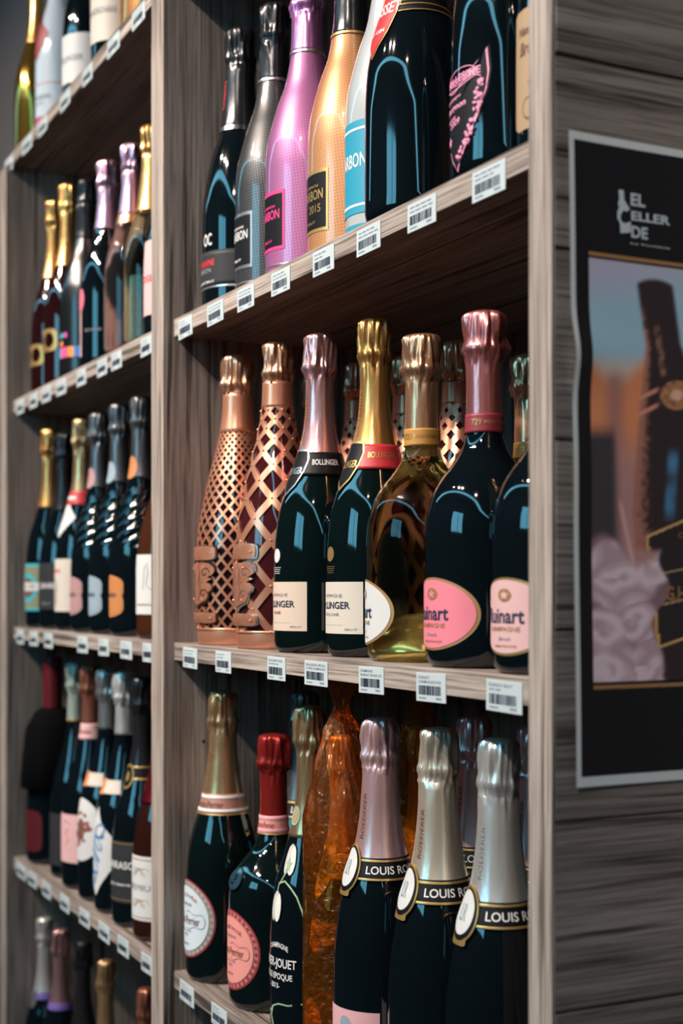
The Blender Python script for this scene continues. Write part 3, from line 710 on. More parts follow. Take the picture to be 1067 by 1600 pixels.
# bottle wrapped in orange cellophane
def film(name, col, dens):
    m = bpy.data.materials.new(name); m.use_nodes = True; nt = m.node_tree; N = nt.nodes; L = nt.links
    N.remove(N['Principled BSDF'])
    tr_ = N.new('ShaderNodeBsdfTransparent'); tr_.inputs[0].default_value = (*col, 1)
    df = N.new('ShaderNodeBsdfTranslucent'); df.inputs[0].default_value = (0.95, 0.30, 0.02, 1)
    d2 = N.new('ShaderNodeBsdfDiffuse'); d2.inputs[0].default_value = (0.80, 0.25, 0.015, 1)
    gl = N.new('ShaderNodeBsdfGlossy'); gl.inputs['Roughness'].default_value = 0.08; gl.inputs[0].default_value = (1, .75, .45, 1)
    a = N.new('ShaderNodeMixShader'); a.inputs[0].default_value = .5
    c = N.new('ShaderNodeMixShader'); c.inputs[0].default_value = dens
    d = N.new('ShaderNodeMixShader'); fr_ = N.new('ShaderNodeFresnel'); fr_.inputs[0].default_value = 1.55
    tc = N.new('ShaderNodeTexCoord'); nz = N.new('ShaderNodeTexNoise'); nz.inputs['Scale'].default_value = 90; nz.inputs['Detail'].default_value = 4; nz.inputs['Distortion'].default_value = 1.2
    bp = N.new('ShaderNodeBump'); bp.inputs['Strength'].default_value = .9; bp.inputs['Distance'].default_value = .006
    L.new(tc.outputs['Object'], nz.inputs['Vector']); L.new(nz.outputs['Fac'], bp.inputs['Height'])
    for n_ in (gl, df, d2, fr_): L.new(bp.outputs[0], n_.inputs['Normal'])
    L.new(df.outputs[0], a.inputs[1]); L.new(d2.outputs[0], a.inputs[2])
    L.new(tr_.outputs[0], c.inputs[1]); L.new(a.outputs[0], c.inputs[2])
    L.new(fr_.outputs[0], d.inputs[0]); L.new(c.outputs[0], d.inputs[1]); L.new(gl.outputs[0], d.inputs[2])
    L.new(d.outputs[0], N['Material Output'].inputs[0])
    return m
FILM = film('orange cellophane', (1.0, .60, .20), .12)
def wrapped(x, y, label, R=.0400, seed=0, group=GC, H=.335):
    b = Bottle(x, y, ZC, H, R, 'std', label, group)
    b.body(glass_dark('wrapped amber glass', (.030, .010, .004)), .74); b.foil(mat('gold cap under film', (.72, .36, .08), .35, .6), .63, seed=seed)
    b.band(.555, .632, mat('yellow neck label', (.80, .48, .06), .45), .0014); b.text('CRISTAL', 74, .595, 60, .026, BROWNP, .0018)
    b.shape('sash', 8, 42, .575, .085, mat('yellow neck label', (.8, .48, .06), .45), .0018, 'neck_medallion'); b.shape('ellipse', 8, 24, .60, .045, GOLDP, .0022, 'medallion_field', parent=b.last); b.text('L R', 8, .60, 20, .03, BROWNP, .0025)
    b.shape('pennant', 40, 36, .390, .055, mat('peach ribbon label', (.62, .28, .10), .5), .001, 'ribbon_label'); L = b.last
    b.shape('disc', 20, 11, .360, .030, BROWNP, .0014, 'ribbon_seal', parent=L); b.shape('disc', 20, 9, .360, .025, ORANGEL, .0017, 'seal_field', parent=L); b.text('VITR', 47, .397, 24, .022, BROWNP, .0014, parent=L)
    b.rect(25, 75, .03, .225, mat('brown label', (.16, .065, .025), .5), .0006); L = b.last
    b.shape('ellipse', 10, 22, .110, .078, mat('orange medal', (.75, .33, .03), .4), .0010, 'medal', parent=L); b.shape('ellipse', 10, 18, .110, .066, ORANGEL, .0013, 'medal_field', parent=L); b.text('LR', 10, .115, 16, .06, GOLDP, .0016, parent=L)
    b.text('ROEDERER', 20, .200, 44, .013, INK, .0010, parent=L); b.text('2012', 62, .135, 30, .016, INK, .0010, parent=L)
    b.line([(34+26*t/14, .06+.025*math.sin(t*.55)) for t in range(15)], .0009, GOLDP, .0010, parent=L)
    # the film itself: loose, gathered and twisted above the cork
    rz = [(R*1.06, .001), (R*1.07, .03), (R*1.06, .10), (R*1.05, .18), (R*1.04, .22), (R*.98, .25), (R*.86, .275), (R*.72, .30), (R*.58, .32), (R*.44, .338), (R*.28, .350), (R*.17, .360), (R*.14, .366), (R*.20, .374), (R*.34, .384), (R*.46, .392)]
    Q = []
    for j in range(len(rz)-1):
        for k in range(4): t = k/4; Q.append((rz[j][0]*(1-t)+rz[j+1][0]*t, rz[j][1]*(1-t)+rz[j+1][1]*t))
    Q.append(rz[-1])
    def disp(a, z, r):
        v = Vector((math.cos(a)*2.2+seed*3, math.sin(a)*2.2, z*22)); u = Vector((math.cos(a+z*6)*5+seed, math.sin(a+z*6)*5, z*5))
        k = .0010+.0060*min(1, max(0, (z-.17)/.09))
        return min(.35*r+.0005, max(-.3*r, k*(noise.noise(v)*.8+abs(noise.noise(u))*1.3-.2)))
    b.lathe('cellophane_wrap', Q, FILM, 96, disp, close=(False, False))
    return b
wrapped(-1.3475, .0640, 'bottle wrapped in twisted orange cellophane in the front row, lower shelf', .0385, 1)

def roederer(x, y, foilm, label, seed, ink, lower=None, group=GC, H=.360):
    b = Bottle(x, y, ZC, H, .0469, 'roed', label, group)
    b.body(G_BLACK, .74); b.foil(foilm, .61, seed=seed, pinch=.868, capr=.365)
    b.band(.562, .622, BLACKL, .0014); L = b.last
    for z in (.564, .612): b.band(z, z+.0055, GOLDP, .0018, 'gold_line', parent=L)
    b.text('LOUIS ROEDERER', 112, .591, 150, .021, WHITEINK, .0019, parent=L)
    b.text('ROEDERER', 12, .735, 11, .125, ink, .0018, vert=True, parent=None)
    b.shape('ellipse', -4, 29, .588, .066, GOLDP, .0022, 'neck_medallion', thick=.0006); L = b.last
    b.shape('ellipse', -4, 26.5, .588, .061, BLACKL, .0031, 'medallion_rim', parent=L); b.shape('ellipse', -4, 22, .592, .052, WHITE, .0034, 'medallion_field', parent=L); b.text('LR', -4, .592, 16, .04, SKYL, .0037, parent=L)
    b.shape('soft', -4, 16, .528, .012, GOLDP, .0030, 'medallion_foot', parent=L)
    if lower: b.rect(0, 62, .07, .215, lower); b.shape('ellipse', 16, 9, .175, .022, SKYL, .0010, 'label_crest', parent=b.last); b.text('LOUIS ROEDERER', 16, .13, 60, .014, WINE, .001)
    return b
roederer(-1.2617, .065, F_ROEDPINK, 'dark bottle with dusky rose foil and black neck band, lower shelf front row', 24, BROWNP, mat('blush label', (.74, .40, .42), .5))
roederer(-1.1448, .0644, F_CHAMP, 'dark bottle with champagne-coloured foil and black neck band, lower shelf', 25, BROWNP, CREAM2)
roederer(-1.0405, .0644, F_SILVER, 'dark bottle with silver foil and black neck band next to the end upright', 26, GREYINK, WHITE)
G2 = 'second-row bottles on the lower shelf'
roederer(-1.645, .157, F_GREY, 'grey-foil bottle standing in shadow behind the squat red-capped one', 27, INK, group=G2)
wrapped(-1.4027, .190, 'bottle in orange cellophane standing in shadow in the second row', .0400, 2, G2)
roederer(-1.2856, .190, F_ROEDPINK, 'rose-foil bottle in the second row between the champagne and silver foils', 28, BROWNP, group=G2, H=.355)
roederer(-1.170, .190, F_ROEDPINK, 'rose-foil bottle in the second row half hidden by the end upright', 29, BROWNP, group=G2, H=.355)

# ------------------------------------------------------------------ left bay, on the top board (ZTOP)
GL1 = 'bottles standing on the top board of the low unit'
b = Bottle(-2.6163, .060, ZTOP, .35, .0415, 'std', 'gold glass bottle at the far left end of the top board', GL1)
b.body(mat('gold lacquer', (.42, .26, .05), .12, .9), .8); b.foil(F_GOLD, .6, seed=41)
b = Bottle(-2.4591, .060, ZTOP, .35, .0416, 'carb', 'pale blue-white bottle with burgundy flash on the top board', GL1)
b.body(mat('pale blue lacquer', (.50, .58, .66), .22, 0, .5, .6), .8); b.foil(F_SILVER, .7, seed=42)
b.shape('kite', 8, 40, .46, .12, WINE, .0007, 'burgundy_flash'); b.band(.225, .231, ROSEL, .0007, 'rose_line'); b.band(.03, .065, mat('plum band', (.35, .05, .14), .5), .0007, 'base_band')
b.text('CHANDON', 22, .16, 60, .022, GREYINK, .0009, parent=None); b.text('BRUT', 22, .13, 30, .012, GREYINK, .0009, parent=None)
b = Bottle(-2.2838, .060, ZTOP, .345, .0405, 'std', 'dark bottle with plain white label on the top board', GL1)
b.body(G_BLACK, .75); b.foil(F_BLACK, .6, seed=43); b.rect(20, 64, .07, .30, WHITE); b.text('BOLLINGER', 22, .185, 84, .03, GREYINK)
b = Bottle(-2.1194, .060, ZTOP, .345, .0405, 'std', 'dark bottle with cream label and clear foot on the top board', GL1)
b.body(G_BLACK, .75); b.foil(F_CHAMP, .6, seed=44); b.rect(22, 66, .10, .34, CREAM2); b.text('BRANDIGNAN', 24, .235, 90, .030, GREYINK)
b = Bottle(-1.9716, .060, ZTOP, .345, .0405, 'std', 'copper orange bottle on the top board beside the divider', GL1)
b.body(mat('copper orange lacquer', (.62, .28, .10), .15, .7), .75); b.foil(F_COPPER, .6, seed=45); b.band(.20, .215, WINE, .001, 'wine_line')

# ------------------------------------------------------------------ left bay, upper shelf (ZA)
GL2 = 'bottles on the upper shelf of the low unit'
for i, (x, H, R, z, lab) in enumerate(((-2.4960, .3445, .0398, .19, 'dark red gold-foil bottle with gold buckle label nearest the far upright, upper shelf'),
                                   (-2.4049, .3503, .0408, .22, 'taller dark red gold-foil bottle with gold buckle label, second on the upper shelf'))):
    b = Bottle(x, .060, ZA, H, R, 'std', lab, GL2)
    b.body(G_RED, .75); b.foil(F_GOLD, .585, seed=50+i); b.band(.70, .704, BROWNP, .0012, 'foil_line')
    o = b.shape('soft', 4, 46, z, .055, GOLDP, .0006, 'buckle_label', thick=.0008); b.shape('ellipse', -14, 17, z, .038, G_RED, .0016, 'buckle_opening', parent=o); b.shape('ellipse', 26, 15, z, .036, G_RED, .0016, 'buckle_opening', parent=o)
b = Bottle(-2.2902, .0608, ZA, .3285, .0433, 'carb', 'satin black bottle with rows of bright coloured dots, upper shelf', GL2)
b.body(G_MATT, .75); b.foil(F_BLACK, .70, seed=52, amp=.6)
cols = [(.05, .2, .6), (.7, .1, .2), (.05, .5, .5), (.75, .3, .05), (.6, .1, .4)]
for r_, (z, n, half, hz) in enumerate(((.205, 3, 6, .014), (.165, 2, 6, .014), (.12, 5, 8, .026))):
    for k in range(n): b.shape('disc' if r_ < 2 else 'soft', -30+ (14 if r_ < 2 else 15)*k + 24, half, z, hz, mat('dot %d' % ((k*2+r_) % 5), cols[(k*2+r_) % 5], .4), .0007+.0001*k, 'coloured_dot', rings=2)
b = Bottle(-2.1723, .0608, ZA, .3283, .0433, 'lpm', 'dark bottle with lilac foil and pink ribbon stripe, upper shelf', GL2)
b.body(G_BLACK, .75); b.foil(F_LILAC, .66, seed=53, capr=.37); b.shape('ellipse', 0, 16, .32, .055, mat('rose pink mark', (.7, .16, .24), .5), .0008, 'pink_heart'); b.rect(0, 4, .05, .27, PALEPINK, .0006, 'pink_stripe', nx=4)
b.text('BRUT NATURE', 40, .17, 40, .012, GREYINK, .0007, parent=None)
b = Bottle(-2.0463, .060, ZA, .319, .0421, 'lpm', 'clear rose-tinted bottle with pink foil, upper shelf', GL2)
b.body(glass_clear('rose', (.93, .62, .58)), .75); b.foil(F_LILAC, .66, seed=54, capr=.37); b.band(.615, .662, F_PEACH, .0010, 'neck_band')
b = Bottle(-1.9544, .060, ZA, .3199, .0405, 'lpm', 'clear golden bottle with gold foil, upper shelf', GL2)
b.body(glass_clear('straw', (.93, .82, .52)), .75); b.foil(F_GOLD, .60, seed=55, capr=.37)
b = Bottle(-1.8667, .060, ZA, .310, .0389, 'lpm', 'dark bottle with pink label cut off by the divider, upper shelf', GL2)
b.body(G_BLACK, .75); b.foil(F_GOLD, .60, seed=56); b.rect(0, 60, .09, .42, PALEPINK); b.text('ROSE', 0, .25, 60, .03, REDINK)

# ------------------------------------------------------------------ left bay, middle shelf (ZB)
GL3 = 'bottles on the middle shelf of the low unit'
b = Bottle(-2.5245, .060, ZB, .356, .0425, 'std', 'dark gold-foil bottle with teal patterned label by the far upright, middle shelf', GL3)
b.body(G_BLACK, .75); b.foil(F_GOLD, .60, seed=61)
b.rect(10, 66, .085, .32, TEALP); L = b.last; b.rect(10, 62, .10, .305, mat('olive print', (.22, .22, .13), .5), .0009, 'label_panel', parent=L)
b.shape('disc', 12, 34, .20, .075, TEALP, .0012, 'label_ring', parent=L); b.shape('disc', 12, 24, .20, .05, BROWNP, .0015, 'label_centre', parent=L); b.rect(10, 60, .185, .225, WHITE, .0018, 'name_strip', parent=L); b.text('JUVÉ', 10, .205, 60, .026, BROWNP, .0021, parent=L)
b = Bottle(-2.4286, .0608, ZB, .3386, .0433, 'std', 'all-black bottle with black foil and dark label, middle shelf', GL3)
b.body(G_BLACK, .75); b.foil(F_BLACK, .60, seed=62, amp=.7); b.rect(16, 62, .10, .335, GREYL); b.text('CAVAS', 30, .22, 50, .03, WHITEINK); b.text('BRUT', 30, .13, 26, .012, GREYINK)
b = Bottle(-2.3224, .0613, ZB, .3527, .0438, 'std', 'gold-foil bottle with red ribbon and white sash, middle shelf', GL3)
b.body(G_BLACK, .75); b.foil(F_PALEGOLD, .625, seed=63); b.band(.59, .655, CRIMSON, .0013, 'red_ribbon'); b.rect(14, 34, .615, .632, WHITE, .0017, 'ribbon_seal')
b.shape('diamond', 4, 52, .53, .095, WHITE, .0012, 'white_sash'); b.rect(2, 62, .09, .335, CREAM2); b.text('CAVA', 4, .28, 40, .02, REDINK); b.text('GRAN RESERVA', 4, .18, 10, .12, GREYINK, vert=True)
def spiral(x, y, H, R, lab, accent, seed):
    b = Bottle(x, y, ZB, H, R, 'std', lab, GL3)
    def disp(a, z, r):
        t = z/H; k = max(0, min(1, (t-.36)/.05))*max(0, min(1, (.64-t)/.05))
        return -.0032*k*(1-abs(math.sin(4*a - t*62)))**1.0*(r/R)
    b.body(G_BLACK, .80, disp, n=120); b.foil(F_GREY, .655, seed=seed)
    b.shape('disc', 14, 40, .70, .048, accent, .0016, 'neck_disc')
    b.shape('hexa', -2, 40, .165, .088, accent, .0006); L = b.last
    b.shape('hexa', -2, 36, .165, .078, accent, .0009, 'label_panel', parent=L); b.text('MIRANDA', 0, .17, 44, .018, NAVY, .0012, parent=L)
    return b
spiral(-2.2279, .0629, .3519, .0452, 'black spiral-fluted bottle with pink label, middle shelf of the low unit', mat('shell pink label', (.42, .24, .24), .5), 64)
spiral(-2.1222, .0640, .3540, .0463, 'black spiral-fluted bottle with pale blue label, middle shelf of the low unit', SKYL, 65)
spiral(-2.0155, .0638, .3529, .0461, 'black spiral-fluted bottle with orange label, middle shelf of the low unit', mat('apricot label', (.50, .20, .065), .5), 66)
b = Bottle(-1.8900, .0605, ZB, .3359, .0427, 'std', 'amber rosé bottle with white label beside the divider, middle shelf', GL3)
b.body(G_AMBER, .75); b.foil(F_PINK, .60, seed=67); b.rect(0, 72, .10, .345, WHITE); b.line([(20, .2), (24, .29), (30, .31), (33, .27), (28, .22), (40, .2)], .001, GREYINK); b.text('ROSADO', 20, .14, 40, .01, COPPERP)

# ------------------------------------------------------------------ left bay, lower shelf (ZC)
GL4 = 'bottles on the lower shelf of the low unit'
b = Bottle(-2.533, .0682, ZC, .3671, .0465, 'still', 'dark bottle in a black skirt with red capsule by the far upright', GL4)
b.body(G_BLACK, .80); b.capsule(mat('red capsule', (.10, .006, .010), .4), .745)
b.lathe('black_skirt', [(.0205, .276), (.034, .266), (.0485, .238), (.0535, .19), (.0575, .135), (.0565, .134), (.0525, .189)], mat('black cloth', (.0025, .0025, .003), .9, 0, .05), 48, lambda a, z, r: .0008*math.sin(9*a)*(1 if z < .2 else .3), close=(False, False))
b.shape('soft', 12, 40, .16, .10, mat('dark red label', (.08, .006, .010), .5))
b = Bottle(-2.3919, .0698, ZC, .3639, .0425, 'std', 'dark bottle with pale mint foil, lower shelf of the low unit', GL4)
b.body(G_BLACK, .75); b.foil(F_MINT, .725, seed=72, capr=.35); b.band(.725, .735, GOLDP, .0012, 'foil_ring'); b.rect(0, 66, .06, .30, GREYL)
b = Bottle(-2.2962, .069, ZC, .364, .0475, 'std', 'dark bottle with brown foil, pink neck band and pale pink label', GL4)
b.body(G_BLACK, .75); b.foil(F_BROWN, .73, seed=73, capr=.35); b.band(.665, .735, PALEPINK, .0012); b.text('Brut Rosé', 40, .70, 70, .02, WINE, .0016, shear=.3)
b.rect(14, 60, .12, .335, PALEPINK); b.line([(10, .30), (18, .305), (30, .29)], .0012, WINE); b.line([(24, .27), (16, .25), (26, .22), (18, .20)], .0016, REDINK); b.line([(10, .18), (30, .175)], .001, WINE)
for i, (x, y, R, lab) in enumerate(((-2.1966, .0672, .0465, 'dark silver-foil bottle with round white label printed with a brown tree'),
                                    (-2.1012, .0655, .0465, 'dark silver-foil bottle with white kite label printed in blue'))):
    b = Bottle(x, y, ZC, .3635, R, 'std', lab, GL4)
    b.body(G_BLACK, .75); b.foil(F_SILVER if i else foil_mat('dull silver', (.5, .5, .5)), .735, seed=74+i, capr=.35)
    b.rect(26, 36, .495, .550, CREAM2, .0010, 'shoulder_label'); b.rect(-2, 12, .49, .555, ORANGEL, .0014, 'shoulder_patch', parent=b.last, nx=6)
    if i == 0:
        b.shape('ellipse', 6, 60, .305, .135, WHITE); L = b.last; b.shape('ellipse', 10, 14, .31, .045, BROWNP, .0010, 'tree_print', parent=L)
        random.seed(9)
        for k in range(40):
            t, q = random.random()*6.283, .3+.7*random.random()**.5
            b.shape('disc', 8+34*q*math.cos(t), random.uniform(2, 4.5), .305+.075*q*math.sin(t), random.uniform(.004, .010), mat('rust print', (.30, .07, .05), .6), .0011+.00002*k, 'leaf_print', parent=L, rings=1, sub=1)
    else:
        b.shape('kite', 6, 62, .255, .185, WHITE); L = b.last
        for k in range(5): b.line([(-6+24*math.sin(t*.9+k)*.6+6*k, .14+.05*k+.03*math.cos(t*.8+k*2)) for t in range(12)], .0022, BLUEP, .0010+.0001*k, parent=L)
b = Bottle(-2.006, .0627, ZC, .36, .0450, 'std', 'dark bottle with black foil, gold neck band and charcoal label, lower shelf', GL4)
b.body(G_BLACK, .75); b.foil(F_BLACK, .61, seed=76, capr=.35); b.band(.588, .640, BLACKL, .0013); L = b.last
for z in (.588, .634): b.band(z, z+.007, GOLDP, .0017, 'gold_line', parent=L)
b.shape('disc', 14, 26, .60, .050, GOLDP, .0020, 'neck_medallion'); b.shape('disc', 14, 21, .60, .040, BLACKL, .0024, 'medallion_field', parent=b.last); b.shape('disc', 14, 10, .60, .02, GOLDP, .0027, 'medallion_centre', parent=b.last)
b.rect(20, 72, .10, .345, GREYL); L = b.last
for z in (.335, .11): b.rect(20, 70, z, z+.004, GOLDP, .0009, 'gold_line', parent=L)
b.text('BARRASCA', 24, .25, 90, .03, WHITEINK, .001, parent=L); b.text('gran reserva', 20, .17, 60, .012, WHITEINK, .001, parent=L)
b = Bottle(-1.9120, .0605, ZC, .3632, .0416, 'std', 'rosé bottle with white lettered label beside the divider, lower shelf', GL4)
b.body(glass_dark('rosé brown', (.022, .006, .004)), .75); b.foil(foil_mat('burgundy', (.3, .02, .03)), .52, seed=77); b.rect(18, 74, .08, .325, WHITE); L = b.last
for z in (.310, .090): b.rect(18, 72, z, z+.003, WINE, .0009, 'red_rule', parent=L)
b.text('PREMIUM', 22, .205, 84, .024, GREYINK, .001, bold=0, parent=L)
for zc in (.265, .145): b.line([(20+26*math.cos(t*.6)*(1-t/30), zc+.016*math.sin(t*1.1)) for t in range(22)], .0008, COPPERP, .001, parent=L)

# ------------------------------------------------------------------ left bay, bottom shelf (ZD)
GL5 = 'bottles on the bottom shelf of the low unit'
for i, (x, H, R, fm, gm, lab, z0) in enumerate(((-2.5604, .3338, .040, F_SILVER, G_BLACK, 'bottle with silver foil by the far upright on the bottom shelf', .60),
        (-2.4548, .3355, .0393, F_PINK, G_BLACK, 'bottle with pink foil on the bottom shelf', .62), (-2.3102, .3472, .0392, F_BLACK, G_BLACK, 'bottle with black foil in shadow on the bottom shelf', .60),
        (-2.1833, .3449, .0395, F_PALEGOLD, G_GREEN, 'bottle with gold foil on the bottom shelf', .58), (-1.9832, .3506, .0390, F_BROWN, G_BLACK, 'bottle with brown foil beside the divider on the bottom shelf', .60))):
    b = Bottle(x, .0605, ZD, H, R, 'std', lab, GL5)
    b.body(gm, .75); b.foil(fm, z0, seed=80+i)
    if i < 2: b.band(z0-.03, z0+.004, PURPLEP, .0012); b.shape('disc', 20, 18, z0-.03, .045, TIN, .0016, 'neck_disc') if i == 0 else None

# ------------------------------------------------------------------ price tags stuck along the shelf fronts
TAGP = mat('tag paper', (.50, .58, .60), .5, 0, .3)
BAR = mat('barcode ink', (.02, .03, .06), .6); FINE = mat('tag fine print', (.20, .23, .30), .6)
def price_tag(p0, p1, zshelf, label, seed, group, lines=('', ''), y=FRONT, tilt=0.0):
    x0, x1 = edge_x(p0), edge_x(p1); W = x1-x0; h = .0252
    rnd = random.Random(seed)
    t = empty('price_tag', ((x0+x1)/2, y-.0004, zshelf-.0045-h)); t.rotation_euler = (0, tilt, 0)
    tag(t, label, 'price tag', group)
    o = MB().box((-W/2, -.0005, 0), (W/2, .0003, h)).build('tag_paper', TAGP, t); bevel(o, .0015, 2)
    m = MB(); x = -W*.40
    while x < W*.34:
        wd = rnd.choice((.0006, .0009, .0014))*W/.05; m.box((x, -.0008, h*.24), (x+wd, -.0006, h*.56)); x += wd+rnd.choice((.0006, .0009, .0013))*W/.05
    m.build('barcode', BAR, t)
    for k, (s, z) in enumerate(zip(lines, (.84, .69))):
        if s:
            V0, F = text_mesh(s, .01, 0); wd = min(W*.84, len(s)*W*.055)
            mesh_obj('tag_print', [(-W*.42+wd*(x+.5), -.0007, h*(z+.10*y)) for x, y in V0], F, FINE, t)
        else:
            m = MB(); x = -W*.40
            for q in range(rnd.randint(2, 4)):
                wd = W*rnd.uniform(.10, .2)
                if x+wd < W*.42: m.box((x, -.0007, h*(z-.02)), (x+wd, -.0006, h*(z+.03)))
                x += wd+W*.04
            m.build('tag_print', FINE, t)
    m = MB().box((-W*.40, -.0007, h*.10), (-W*.15, -.0006, h*.15)); m.box((W*.18, -.0007, h*.10), (W*.36, -.0006, h*.17)); m.build('price_print', FINE, t)
def tags(zshelf, spans, names, shelf, seed, y=FRONT, txt=None):
    for i, ((a, c), n) in enumerate(zip(spans, names)):
        price_tag(a, c, zshelf, f'white barcode tag on the {shelf} edge, {n}', seed*20+i, 'barcode price tags on the shelf edges', (txt or {}).get(i, ('', '')), y, random.Random(seed*31+i).uniform(-.02, .02))
tags(ZA, [(280,301.5),(325,350),(372,398),(425,454),(490,523),(558.5,595.6),(638,682.5),(739,791)],
     ['nearest the divider', 'under the grey wrap label', 'under the black carbon-weave bottle', 'under the orchid pink bottle', 'under the copper orange bottle', 'under the turquoise label', 'under the red-sashed bottle', 'under the pink shield bottle'], "tall unit's top shelf", 1)
tags(ZB, [(287,309),(338,362),(419,447),(477,513),(562,601),(652,698),(761,817)],
     ['under the fine mesh bottle', 'under the diamond lattice bottle', 'under the rose-foil bottle', 'under the gold-foil bottle', 'under the clear golden bottle', 'under the bright pink label', 'next to the end upright'], "tall unit's middle shelf", 2,
     txt={2: ('BOLLINGER ROSE', ''), 3: ('BOLLINGER SPECIAL', 'CUVEE CHAMPAGNE'), 4: ('CHAMPAGNE', 'RUINART BLANC DE'), 5: ('RUINART', 'CHAMPAGNE ROSE'), 6: ('RUINART BRUT', '')})
tags(ZC, [(282,304),(331.5,355.7),(384,408),(428,455)], ['nearest the divider', 'second from the divider', 'under the salmon oval label', 'under the anemone bottle'], "tall unit's lower shelf", 3)
tags(ZTOP, [(14,26),(41,56),(66,80),(101,116),(136,151),(175,194),(214,234)], ['at the far left end', 'under the gold bottle', 'under the burgundy flash', 'under the pale blue bottle', 'under the white label', 'under the cream label', 'under the copper orange bottle'], "low unit's top board", 4, FRONT-.006)
tags(ZA, [(27,38),(47,59),(66,80),(89,104),(121,135),(153,168),(175,191),(221,238)], ['nearest the far upright', 'under the shorter buckle bottle', 'under the taller buckle bottle', 'under the dotted bottle', 'under the lilac-foil bottle', 'under the rose bottle', 'under the clear golden bottle', 'nearest the divider'], "low unit's upper shelf", 5)
tags(ZB, [(27,38),(47,60),(70,83),(122,138),(155,171),(189,207),(224,240)], ['nearest the far upright', 'under the teal label', 'under the all-black bottle', 'under the pink spiral bottle', 'under the pale blue spiral bottle', 'under the orange spiral bottle', 'nearest the divider'], "low unit's middle shelf", 6)
tags(ZC, [(27,41),(45,58),(67,80),(95,109),(125,141),(155,172),(185,202),(222,239)], ['nearest the far upright', 'under the skirted bottle', 'under the mint-foil bottle', 'under the pink label', 'under the tree label', 'under the blue kite label', 'under the charcoal label', 'nearest the divider'], "low unit's lower shelf", 7)

# ------------------------------------------------------------------ poster on the planked end
PX = XR1 + .0016
def panel(px, py):
    """poster layout: photo-measured column/row to (depth, height) on the planked end"""
    t = (px-533.5)/2223; d = (.3841+.7795*t)/(.897-.442*t); z = .7795+.442*d
    return d+CAM_Y, EYE+(922-py)*z/2223
PY0, PZ1 = panel(884, 205); PZ0 = panel(897, 1230)[1]; PWID = .34
poster = empty('poster', (PX, PY0, PZ0)); tag(poster, 'black wine-shop poster with white border on the planked end panel', 'poster')
PHT = PZ1-PZ0
def lift(u, v):
    """the paper stands off the wall unevenly along its free left edge"""
    e = math.exp(-u/.035)
    h = .0065*math.exp(-((v-.660)/.045)**2) + .002*math.exp(-((v-.50)/.10)**2) + .0015
    return .0004 + e*h + .0006*math.sin(v*9+u*20)*e
def pw(u, v, off=0.0):
    """u metres from the left edge, v 0..1 from the bottom"""
    return (lift(u, v)+off, u+.0072*(1-v)*math.exp(-u/.2), v*PHT)
def sheet(name, u0, u1, v0, v1, m, off, nu=20, nv=60, parent=poster, col=None):
    V = []; F = []; C = []
    for j in range(nv+1):
        for i in range(nu+1):
            u = u0+(u1-u0)*i/nu; v = v0+(v1-v0)*j/nv
            V.append(pw(u, v, off))
            if col: C.append(col(u, v))
    for j in range(nv):
        for i in range(nu): a = j*(nu+1)+i; F.append((a, a+1, a+nu+2, a+nu+1))
    o = mesh_obj(name, V, F, m, parent, True)
    if col:
        at = o.data.color_attributes.new('print', 'FLOAT_COLOR', 'POINT'); at.data.foreach_set('color', np.array([(*c, 1) for c in C], dtype=np.float32).ravel())
    return o
def uv_of(px, py):
    y, z = panel(px, py); v = (z-PZ0)/PHT; u = y-PY0
    return u-.0072*(1-v)*math.exp(-max(u, 0)/.2), v
sheet('poster_paper', 0, PWID, 0, 1, mat('poster paper', (.74, .82, .86), .45, 0, .2), 0, 30, 80)
u0, v1 = uv_of(892, 219); v0 = uv_of(905, 1213)[1]
sheet('poster_black', u0, PWID-u0, v0, v1, mat('poster black ink', (.008, .010, .014), .5, 0, .2), .0003, 30, 80)
pu0, pv1 = uv_of(915, 404); pv0 = uv_of(920, 1066)[1]
def sm(a, b, x): t = min(1, max(0, (x-a)/(b-a))); return t*t*(3-2*t)
def mix(a, b, t): return tuple(a[i]+(b[i]-a[i])*t for i in range(3))
def n_w(px, py): return .8*noise.noise(Vector((px*.02, py*.02, 11)))
